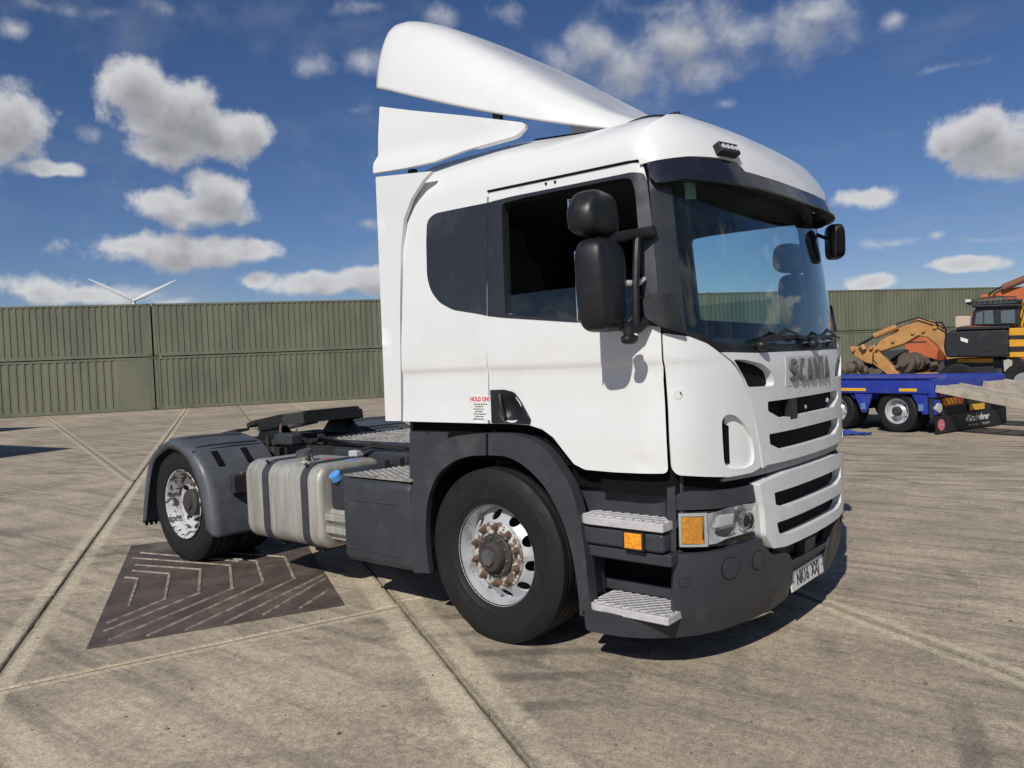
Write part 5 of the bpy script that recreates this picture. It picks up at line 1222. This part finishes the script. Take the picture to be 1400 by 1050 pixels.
# rear mudguards
YM = -1.262
in_m = side_tr(YM, 0, [(200,712),(204,668),(210,634),(222,619),(235,614),(254,627),(268,657),(277.5,697),(282,724)])
ip = [Vector(q) for q in smooth_path(in_m, 5)]; mc = Vector((-3.70, .55))
MUD = mat('mudguard_plastic', (.085, .092, .108), .48, var=.15, vscale=5, rvar=.1, bump=.15, bscale=200, dirt=(.17, .165, .16), dirt_amt=.45, dscale=3)
def mudguard(sg):
    offp = [p+(p-mc).normalized()*(.075+.075*max(0, min(1, (p.x+3.55)/.25))) for p in ip]
    rows = [[(p.x, YM*sg, p.y) for p in ip], [((p*.3+q*.7).x, (YM-.012)*sg, (p*.3+q*.7).y) for p, q in zip(ip, offp)], [(q.x, (YM+.02)*sg, q.y) for q in offp], [(q.x, (YM+.07)*sg, (q+(q-mc).normalized()*.012).y) for q in offp], [(q.x, -.90*sg, (q+(q-mc).normalized()*.014).y) for q in offp], [(q.x, -.57*sg, q.y) for q in offp], [(p.x, -.57*sg, p.y) for p in ip]]
    m = MB().loft(rows, closed=False, caps=(False, False)).build('rear_mudguard', MUD, T, angle=60)
    m.modifiers.new('skin', 'SOLIDIFY').thickness = .006
    top = [q for q in offp if q.y > .92]
    for i in range(2, len(top)-1, 4):
        q = top[i]+(top[i]-mc).normalized()*.010; MB().tube([(q.x, (YM+.05)*sg, q.y-.004), (q.x, (YM+.12)*sg, q.y+.006), (q.x, -.9*sg, q.y+.008), (q.x, -.62*sg, q.y)], .013, 8).build('mudguard_rib', MUD, m)
    for i in (int(len(offp)*.36), int(len(offp)*.64)):
        q = offp[i]; MB().tube([(q.x, (YM+.0)*sg, q.y), (q.x, -.9*sg, q.y+.016), (q.x, -.6*sg, q.y+.004)], .004, 5).build('mudguard_seam', SEAM_SHADE, m)
    iq = 28; fp = offp[iq]; tq = (offp[iq+2]-offp[iq-2]).normalized(); an = math.atan2(tq.x, -tq.y)
    for yy in (-1.08, -.80): MB().box(Vector((fp.x, yy*sg, fp.y))+Vector((math.cos(an), 0, math.sin(an)))*.004, (.016, .06, .17), Ry(-an)).build('mudguard_slot', SEAM_SHADE, m, bevel=.006)
    MB().lohi((offp[-8].x+.005, -1.08*sg, .62), (offp[-8].x+.07, -.60*sg, .78)).build('mudguard_clamp', CHASSIS, m, bevel=.015)
    MB().lohi((offp[-8].x+.01, -.98*sg, .78), (offp[-8].x+.05, -.90*sg, .80)).build('clamp_bolt', RUST, m, bevel=.005)
    b0 = offp[0]
    for k in range(14): MB().lohi((b0.x-.005, (YM+.02+k*.045)*sg, .26), (b0.x+.012, (YM+.045+k*.045)*sg, b0.y+.02)).build('spray_bristle', INK, m)
    return m
mudguard(1); mudguard(-1)

# ================================================================== LOW-LOADER TRAILER
BLUE = mat('trailer_blue', (.018, .045, .36), .42, var=.2, vscale=3, coat=.2, dirt=(.10, .10, .14), dirt_amt=.4, dscale=4)
YEL = mat('marking_yellow', (.75, .42, .03), .5); ORA = mat('marking_orange', (.80, .17, .03), .45); RAMP = mat('ramp_alloy', (.50, .44, .35), .65, metal=.05, col2=(.36, .31, .24), vscale=4, dirt=(.15, .12, .09), dirt_amt=.5, dscale=5)
PINK = mat('faded_reflector', (.55, .16, .20), .45)
tl = empty('low_loader_trailer', (-.30, 10.97, 0), math.radians(-18)); tag(tl, 'blue low-loader trailer with its loading ramps half lowered behind the truck', 'trailer')
MB().lohi((-9, .0, .73), (-.02, .16, 1.0)).build('side_beam', BLUE, tl, bevel=.02); MB().lohi((-9, 2.34, .73), (-.02, 2.5, 1.0)).build('side_beam', BLUE, tl, bevel=.02)
MB().lohi((-9, .17, .90), (-.05, 2.33, .985)).build('deck', BLUE, tl); MB().lohi((-9, -.03, 1.002), (-.02, .25, 1.03)).build('deck_edge', BLUE, tl, bevel=.008)
MB().lohi((-.06, .0, .30), (0, 2.5, .65)).build('rear_panel', CHASSIS, tl); MB().lohi((-.09, .02, .66), (.02, 2.48, .98)).build('rear_beam', BLUE, tl, bevel=.015)
MB().lohi((-9, .9, .45), (-.1, 1.05, .9)).build('frame_rail', CHASSIS, tl); MB().lohi((-9, 1.45, .45), (-.1, 1.6, .9)).build('frame_rail', CHASSIS, tl)
for x0, x1 in ((-1.86, -1.30), (-.62, -.28), (-3.5, -2.9)): MB().lohi((x0, -.006, .775), (x1, .004, .83)).build('reflector_strip', YEL, tl)
def small_wheel(R=.395):
    circ = lambda r, n: [(r*math.cos(2*math.pi*k/n), r*math.sin(2*math.pi*k/n)) for k in range(n)]
    dep = [(0, .02), (.09, .03), (.15, .10), (.20, .11), (.3, .11)]
    holes = [[(.155*math.cos(t0)+.018*math.cos(q), .155*math.sin(t0)+.018*math.sin(q)) for q in [2*math.pi*i/8 for i in range(8)]] for t0 in [2*math.pi*k/8 for k in range(8)]]
    wl = panel('wheel', lambda a, b_: (a, lerp_table(dep, math.hypot(a, b_)), b_), circ(.205, 36), RIM, tl, holes=holes, thick=.01, res=.03, bevel=0, flip=1)
    MB().revolve([(.236, .0), (.24, -.006), (.23, -.006), (.222, .01), (.212, .05), (.20, .12), (.20, .2)], seg=36).build('rim', RIM, wl)
    s = R/.513
    MB().revolve([(r_*s if r_ > .33 else .228+(r_-.292)*.6, y_) for r_, y_ in tyre_profile(.513, .12, .10)], seg=40).build('tyre', TYRE, wl, angle=30)
    MB().revolve([(r_*s if r_ > .33 else .228+(r_-.292)*.6, y_) for r_, y_ in tyre_profile(.513, .12, .37)], seg=32).build('inner_tyre', TYRE, wl, angle=30)
    MB().revolve([(.09, .05), (.085, -.03), (.07, -.05), (.001, -.05)], seg=16).build('hub', HUBD, wl)
    return wl
sw0 = small_wheel()
for i, x in enumerate((-.74, -2.02, -3.32)):
    for j, (y, rz) in enumerate(((.10, 0), (2.40, math.pi))):
        o = sw0 if (i, j) == (0, 0) else copy_tree(sw0, tl)
        o.location = (x, y, .395); o.rotation_euler = (0, i*.7, rz)
    MB().cyl((x, .3, .395), (x, 2.2, .395), .06, seg=10).build('axle', CHASSIS, tl)
    for y in (.02, 2.02):   # mudguard over each wheel
        rr_ = [(x+.50*math.cos(a), .40+.47*math.sin(a)) for a in np.linspace(math.radians(28), math.radians(152), 14)]
        MB().loft([[(a, y, c) for a, c in rr_], [(a, y+.46, c) for a, c in rr_]], closed=False, caps=(False, False)).build('mudguard', BLUE, tl)
for x in (-1.38, -2.67, -.23):
    MB().prism([(x-.20, .728), (x+.20, .728), (x+.05, .36), (x-.05, .36)] if x < -.5 else [(x-.18, .728), (x+.12, .728), (x+.12, .36), (x+.02, .36)], .03, .08, lambda a, b_, h: (a, h, b_)).build('bracket', BLUE, tl, bevel=.01)
    MB().lohi((x-.04, .0, .42), (x+.05, .03, .54)).build('side_lamp_box', mat('pale_blue', (.12, .22, .42), .5), tl, bevel=.005)
flap = MB().lohi((.03, .02, .03), (.05, 2.42, .33)).build('mudflap', INK, tl)
FLX = .0525
text_mesh('flap_text', 'Kässbohrer', .17, PLATEW, flap, lambda x, y, z: (FLX+z, 1.38+x, .22+y), .003, .004, 1.0, shear=.25)
text_mesh('flap_text', 'www.kassbohrer.com', .085, mat('faint_ink', (.35, .35, .35), .6), flap, lambda x, y, z: (FLX+z, 1.42+x, .10+y), .003, 0, 1.0, shear=.2)
MB().cyl((FLX-.001, .17, .17), (FLX+.006, .17, .17), .105, seg=28).build('round_reflector', PINK, flap, smooth=False); MB().lohi((FLX+.006, .09, .165), (FLX+.009, .25, .18)).build('reflector_bar', mat('pale_pink', (.7, .35, .38), .5), flap)
MB().cyl((.0, .12, .48), (.06, .12, .48), .085, seg=20).build('reversing_lamp', mat('lamp_frost', (.5, .5, .48), .3), tl)
MB().lohi((.0, .04, .36), (.03, .22, .62)).build('lamp_bracket', BLUE, tl)
MB().lohi((.001, .30, .50), (.03, .95, .64)).build('rear_marker_board', ORA, tl); MB().lohi((.031, .40, .53), (.036, .70, .62)).build('marker_stripe', YEL, tl)
MB().lohi((.001, 1.62, .55), (.03, 2.40, .72)).build('rear_marker_board', ORA, tl); MB().lohi((.031, 1.8, .58), (.036, 2.1, .70)).build('marker_stripe', YEL, tl)
MB().lohi((.025, 1.15, .36), (.045, 1.65, .47)).build('rear_number_plate', YEL, tl)
for y in (.27, 2.42): MB().lohi((.021, y-.1, .68), (.05, y, .80)).build('tail_lamp', REDT, tl, bevel=.006)
for k, y0 in enumerate((.05, 1.62)):
    ang = math.radians(10.5); x0r, z0r = .04, .86
    def rp(a, y, h): return (x0r+a*math.cos(ang)+h*math.sin(ang), y, z0r-a*math.sin(ang)+h*math.cos(ang))
    rmp = MB().loft([[rp(a, y, h) for y, h in ((y0, -.10), (y0+.04, -.10), (y0+.04, .03), (y0, .03))] for a in (0, 3.4)]).build('loading_ramp', RAMP, tl, bevel=.004)
    MB().loft([[rp(a, y, h) for y, h in ((y0+.76, -.10), (y0+.80, -.10), (y0+.80, .03), (y0+.76, .03))] for a in (0, 3.4)]).build('ramp_side', RAMP, rmp, bevel=.004)
    for q in range(6): MB().loft([[rp(a, y, h) for y, h in ((y0+.06+q*.118, -.012), (y0+.135+q*.118, -.012), (y0+.135+q*.118, .012), (y0+.06+q*.118, .012))] for a in (.0, 3.4)]).build('ramp_slat', RAMP, rmp)
    for q in range(8): MB().loft([[rp(.2+q*.42+e, y, h) for y, h in ((y0+.04, -.06), (y0+.76, -.06), (y0+.76, -.02), (y0+.04, -.02))] for e in (0, .06)]).build('ramp_rung', RAMP, rmp)
    MB().tube([rp(3.3, y0+.4, -.1), (x0r+3.3*math.cos(ang)+.05, y0+.4, 0.0)], .03, 6).build('ramp_foot', RAMP, rmp)

# ================================================================== MACHINES BEHIND THE TRAILER
def zp(a, b_): return (1120+a/4.04, 360+b_/4.04)
def slab(name, pts, y0, th, m, parent, bevel=.03, zoom=True):
    """outline in the photo at depth y0 -> solid plate of thickness th"""
    px = [zp(*p) for p in pts] if zoom else pts
    P = [hit(u, v, 1, y0) for u, v in px]; loc = parent.location if parent else Vector((0, 0, 0))
    return MB().prism([(p.x-loc.x, p.z-loc.z) for p in P], y0-loc.y, y0+th-loc.y, lambda a, b_, h: (a, h, b_)).build(name, m, parent, bevel=bevel)
def at(a, b_, y0, parent): return hit(*zp(a, b_), 1, y0)-Vector(parent.location)
TAN = mat('machine_tan', (.52, .27, .085), .5, col2=(.42, .21, .07), vscale=3, dirt=(.16, .11, .07), dirt_amt=.6, dscale=4)
BLK = mat('machine_black', (.018, .019, .021), .45, var=.3, vscale=3, dirt=(.07, .065, .06), dirt_amt=.5, dscale=3)
MYEL = mat('machine_yellow', (.72, .36, .02), .45, var=.15, vscale=3); MORA = mat('machine_orange', (.55, .13, .035), .5, col2=(.45, .12, .045), vscale=2, dirt=(.2, .12, .08), dirt_amt=.5, dscale=3)
DSTEEL = mat('dark_steel', (.05, .05, .052), .6, var=.3, vscale=4); MGLASS = mat('machine_glass', (.10, .13, .15), .12)
def under(parent, xm, y0, w_, L, m=DSTEEL):   # tracks on the ground, seen only past the trailer
    loc = Vector(parent.location)
    for yy in (0, 1.7):
        P = fil([(xm-L/2, 0.02), (xm+L/2, 0.02), (xm+L/2+.25, .42), (xm+L/2, .75), (xm-L/2, .75), (xm-L/2-.25, .42)], .25)
        MB().prism([(a-loc.x, b_) for a, b_ in P], y0+yy-loc.y, y0+yy+.5-loc.y, lambda a, b_, h: (a, h, b_)).build('track', m, parent, bevel=.02)
    MB().lohi((xm-L*.35-loc.x, y0+.4-loc.y, .45), (xm+L*.35-loc.x, y0+1.8-loc.y, 1.0)).build('undercarriage', m, parent)
# tan excavator
ex = empty('tan_excavator', (-2.6, 23.2, 0)); tag(ex, 'tan excavator with folded boom and arm parked behind the trailer', 'excavator')
slab('boom', [(305,470),(330,432),(455,350),(545,306),(600,312),(650,335),(700,385),(715,520),(690,512),(655,455),(600,412),(548,400),(470,445),(340,488)], 23.0, .42, TAN, ex, .04)
slab('arm', [(166,462),(186,458),(255,478),(300,448),(322,470),(345,505),(442,612),(436,633),(400,632),(300,560),(255,548),(180,502)], 23.05, .32, TAN, ex, .03)
MB().cyl(at(305,402,22.95,ex), at(432,350,22.95,ex), .10, seg=16).build('boom_ram', TAN, ex); MB().cyl(at(225,450,22.97,ex), at(305,402,22.97,ex), .05, seg=12).build('ram_rod', DSTEEL, ex)
MB().cyl(at(250,475,22.94,ex), at(235,452,22.94,ex), .09, seg=12).build('pin', TAN, ex)
for a, b_ in ((185,478),(285,465),(405,428),(515,383),(575,372),(640,352),(315,470)): p = at(a, b_, 22.93, ex); MB().cyl(p, p+Vector((0, .12, 0)), .055, seg=12).build('boom_pin', TAN, ex)
MB().tube([at(215,452,22.9,ex), at(330,395,22.9,ex), at(440,330,22.9,ex), at(545,300,22.9,ex), at(640,330,22.9,ex), at(690,362,22.9,ex)], .022, 6).build('hydraulic_hose', INK, ex)
MB().tube([at(640,330,22.9,ex), at(675,325,22.9,ex), at(698,360,22.9,ex), at(705,400,22.9,ex)], .03, 6).build('hydraulic_hose', INK, ex)
MB().tube([at(300,490,22.9,ex), at(295,530,22.9,ex), at(320,560,22.9,ex)], .02, 6).build('hydraulic_hose', INK, ex)
slab('bucket', [(445,605),(665,607),(666,632),(440,633)], 22.7, .9, TAN, ex, .02)
slab('house', [(690,380),(880,380),(880,560),(690,560)], 24.2, 2.2, TAN, ex, .06); under(ex, -1.2, 23.6, .5, 3.2)
# orange machine in the gap under the boom
om = empty('orange_loader', (-4.2, 28, 0)); tag(om, 'orange-red machine body standing under the tan boom', 'machine')
slab('body', [(470,430),(485,410),(590,405),(655,480),(648,540),(470,540)], 28, 1.6, MORA, om, .04); slab('door_panel', [(598,425),(636,470),(636,532),(598,532)], 27.97, .03, MORA, om, .005)
slab('lower_frame', [(455,540),(660,540),(660,640),(455,640)], 28.1, 1.4, DSTEEL, om, .02); slab('hatch_line', [(484,432),(592,430),(592,436),(484,438)], 27.98, .02, DSTEEL, om, 0)
for x in (-1.1, .3):
    MB().cyl((x-.2, -.05, .55), (x-.2, .4, .55), .55, seg=20).build('wheel', TYRE, om)
# black and yellow wheeled excavator
bk = empty('wheeled_excavator', (-.3, 20.2, 0)); tag(bk, 'black and yellow wheeled excavator with dark cab behind the low-loader trailer', 'excavator')
slab('counterweight', fil([(690,400),(720,370),(1045,358),(1052,515),(1010,520),(700,520),(684,470)], 22), 20.0, 2.3, BLK, bk, .10)
slab('vent', [(885,458),(990,455),(992,480),(890,484)], 19.985, .03, INK, bk, 0); slab('warning_label', [(780,408),(822,420),(820,440),(782,428)], 19.985, .012, PLATEW, bk, 0)
slab('deck_plate', [(755,352),(1050,343),(1050,360),(755,370)], 19.95, 2.3, BLK, bk, .02)
slab('cab', fil([(838,345),(846,270),(872,240),(1100,232),(1108,340)], 10), 20.3, 1.5, BLK, bk, .05)
for q in ([(860,335),(868,275),(905,262),(905,335)], [(912,335),(912,262),(958,258),(966,335)], [(1005,330),(1003,262),(1080,256),(1082,330)]): slab('cab_window', q, 20.285, .02, MGLASS, bk, 0)
slab('cab_roof', [(838,232),(1100,222),(1105,238),(846,246)], 20.2, 1.7, BLK, bk, .03); slab('roof_guard', [(808,222),(812,214),(1085,195),(1092,204),(1088,220),(830,232)], 20.25, 1.4, DSTEEL, bk, .01)
slab('roof_lamp', [(806,200),(836,198),(836,214),(806,216)], 20.1, .12, PLATEW, bk, .01)
for k in range(9): p = at(840+k*30, 214-k*2, 20.2, bk); MB().cyl(p, p+Vector((0, 1.3, .02)), .018, seg=6).build('guard_bar', DSTEEL, bk)
MB().tube([at(845,205,20.2,bk), at(960,182,20.2,bk), at(1090,186,20.2,bk)], .018, 6).build('guard_rail', DSTEEL, bk)
slab('engine_cover', [(1045,358),(1300,350),(1300,520),(1050,520)], 20.05, 2.2, MYEL, bk, .03)
for q in ([(1048,398),(1300,392),(1300,415),(1050,418)], [(1050,460),(1300,452),(1300,482),(1052,488)]): slab('black_stripe', q, 20.03, .03, BLK, bk, 0)
slab('boom_foot', [(1085,350),(1125,200),(1300,190),(1300,350)], 20.6, .5, MYEL, bk, .03)
for k in range(5): MB().tube([at(1090+k*9, 350, 20.55, bk), at(1112+k*9, 258, 20.55, bk), at(1135+k*9, 210, 20.55, bk)], .014, 6).build('hydraulic_hose', MYEL if k % 2 else INK, bk)
slab('chassis', [(655,560),(700,530),(1060,525),(1070,640),(655,640)], 20.4, 1.8, DSTEEL, bk, .04); slab('yellow_rail', [(760,528),(960,524),(960,548),(760,550)], 20.36, .05, MYEL, bk, .01)
slab('dozer_blade', [(712,580),(960,568),(1000,640),(712,640)], 20.2, .15, BLK, bk, .02); slab('pale_tank', [(1015,530),(1065,528),(1068,610),(1020,600)], 20.15, .4, mat('pale_tank', (.4, .38, .34), .7), bk, .02)
for a in (1130, 760):
    c = at(a, 612, 20.1, bk); c.z = .52; MB().revolve([(.20, .3), (.24, .02), (.30, .0), (.46, .0), (.52, .06), (.52, .34), (.46, .4), (.2, .4)], tuple(c), 28).build('wheel', TYRE, bk)
    MB().cyl(c+Vector((0, .03, 0)), c+Vector((0, .1, 0)), .24, seg=20).build('rim', mat('rim_grey', (.25, .25, .26), .6), bk)
# far orange excavator: boom over the black cab
fo = empty('orange_excavator', (.5, 30, 0)); tag(fo, 'orange excavator raising its boom behind the black cab', 'excavator')
slab('boom', [(955,175),(1000,145),(1131,128),(1300,90),(1300,215),(1131,212),(1070,205)], 30, .5, MORA, fo, .04)
MB().cyl(at(1015,135,29.9,fo), at(1131,88,29.9,fo), .13, seg=14).build('boom_ram', mat('rusty_ram', (.22, .09, .05), .6), fo); MB().cyl(at(1131,88,29.9,fo), at(1250,40,29.9,fo), .13, seg=14).build('boom_ram', MATS['rusty_ram'], fo)
MB().tube([at(935,170,29.85,fo), at(985,140,29.85,fo), at(1030,118,29.85,fo), at(1131,78,29.85,fo)], .03, 6).build('hydraulic_hose', INK, fo)
slab('boom_nose', [(885,182),(905,172),(960,168),(960,190),(890,190)], 29.9, .6, MORA, fo, .03)
slab('house', [(820,300),(870,240),(1300,230),(1300,560),(800,560)], 30.8, 2.5, MORA, fo, .05); under(fo, .5, 30.4, .5, 4)
slab('pale_cover', [(750,295),(775,290),(835,292),(832,345),(780,350),(752,372)], 29.0, .8, mat('cream_panel', (.52, .42, .33), .7), fo, .03)
# scrap axles and steelwork between trailer and machines
SCR = mat('scrap_steel', (.09, .075, .062), .8, col2=(.16, .12, .09), vscale=5, bump=.4, bscale=20)
def scrap_axle(name, a0, b0, a1, b1, y0, r, lb):
    p, q = hit(*zp(a0, b0), 1, y0), hit(*zp(a1, b1), 1, y0+.4)
    o = empty(name, (p.x, p.y, 0)); tag(o, lb, 'axle', 'scrap axles on the heap'); loc = Vector(o.location); p = p-loc; q = q-loc; d = (q-p).normalized()
    MB().cyl(p, q, r*.55, seg=12).build('axle_tube', SCR, o)
    for c in (p, q): MB().cyl(c-d*.1, c+d*.12, r*1.5, r*1.2, 16).build('brake_drum', SCR, o)
    MB().cyl(p-d*.25, p-d*.1, r*.7, seg=12).build('hub', SCR, o); m_ = (p+q)/2; MB().sphere(tuple(m_), (r*1.3, r*1.3, r*1.3), 12, 8).build('differential', SCR, o)
    MB().cyl((m_.x, m_.y, 0), (m_.x, m_.y, m_.z), .06, seg=8).build('support', SCR, o)
scrap_axle('scrap_axle', 130,590, 215,565, 21.6, .13, 'rusty brown scrap axle leaning at the left end of the heap')
scrap_axle('scrap_axle', 200,570, 290,610, 22.2, .12, 'scrap axle lying below the tan arm')
scrap_axle('scrap_axle', 490,545, 540,540, 22.4, .20, 'thick scrap axle with big drum under the tan boom')
scrap_axle('scrap_axle', 330,560, 420,600, 23.6, .12, 'dark scrap axle between tan arm and drum')
hp = empty('scrap_heap', (-3.6, 23.5, 0)); tag(hp, 'heap of grey scrap steel plates behind the blue trailer', 'scrap')
rh = random.Random(9)
for k in range(34):
    p = at(rh.uniform(125, 660), rh.uniform(555, 640), 23.8+rh.uniform(-.6, .8), hp); s = rh.uniform(.12, .4)
    MB().box((p.x, p.y, max(.1, p.z)), (s*1.6, s, s*rh.uniform(.3, .9)), Rz(rh.uniform(0, 3)) @ Rx(rh.uniform(-.6, .6)) @ Ry(rh.uniform(-.6, .6))).build('steel_piece', SCR if k % 3 else DSTEEL, hp, bevel=.01)
MB().prism(fil([(-3.2, -.8), (2.6, -.8), (2.8, 1.2), (-3.0, 1.4)], .5), 0, .55).build('heap_base', SCR, hp, bevel=.2)
slab('grey_cylinder', fil([(320,500),(340,482),(460,475),(470,540),(420,545),(330,530)], 8), 24.3, .8, DSTEEL, hp, .05)
# blue rag on the concrete
RAG = mat('blue_cloth', (.03, .06, .30), .8, var=.3, vscale=20)
b = MB(); n = 22; rg = hit(1160, 594, 2, 0)
for i in range(n):
    for j in range(n):
        u, v = i/(n-1), j/(n-1); x = (u-.5)*.62*(1+.3*math.sin(3*v)); y = (v-.5)*.42*(1+.2*math.sin(5*u))
        z = .006+.07*max(0, math.sin(7*u+2*v)*math.sin(5*v+1.5*u+1))*(1-abs(2*u-1)**3)*(1-abs(2*v-1)**3)+.02*abs(math.sin(13*u+3*v))
        b.v.append((x, y, z))
b.f = [(i*n+j, (i+1)*n+j, (i+1)*n+j+1, i*n+j+1) for i in range(n-1) for j in range(n-1)]
rag = b.build('rag', RAG, None, angle=70); rag.location = (rg.x, rg.y, 0); rag.rotation_euler = (0, 0, .3); tag(rag, 'crumpled blue rag lying on the concrete beside the trailer wheel', 'rag')
b = MB(); pts = [hit(u, v, 2, .012) for u, v in ((1165,594),(1174,593),(1182,595),(1190,592))]
st2 = MB().tube([p-pts[0] for p in pts], [.02, .03, .018, .025], 6).build('strap', RAG); st2.location = pts[0]; tag(st2, 'thin blue strap trailing from the rag on the concrete', 'strap')
# the trailer's front end: landing legs and raised neck
for y in (.35, 1.95):
    lg_ = MB().lohi((-8.75, y, .12), (-8.60, y+.14, .9)).build('landing_leg', CHASSIS, tl, bevel=.01); MB().lohi((-8.82, y-.04, 0.0), (-8.53, y+.18, .05)).build('leg_foot', CHASSIS, lg_, bevel=.01)
MB().prism([(-9.0, .66), (-9.0, 1.0), (-9.7, 1.45), (-12.4, 1.45), (-12.4, 1.22), (-9.6, 1.2), (-9.2, .66)], .12, 2.38, lambda a, b_, h: (a, h, b_)).build('gooseneck', BLUE, tl, bevel=.03)
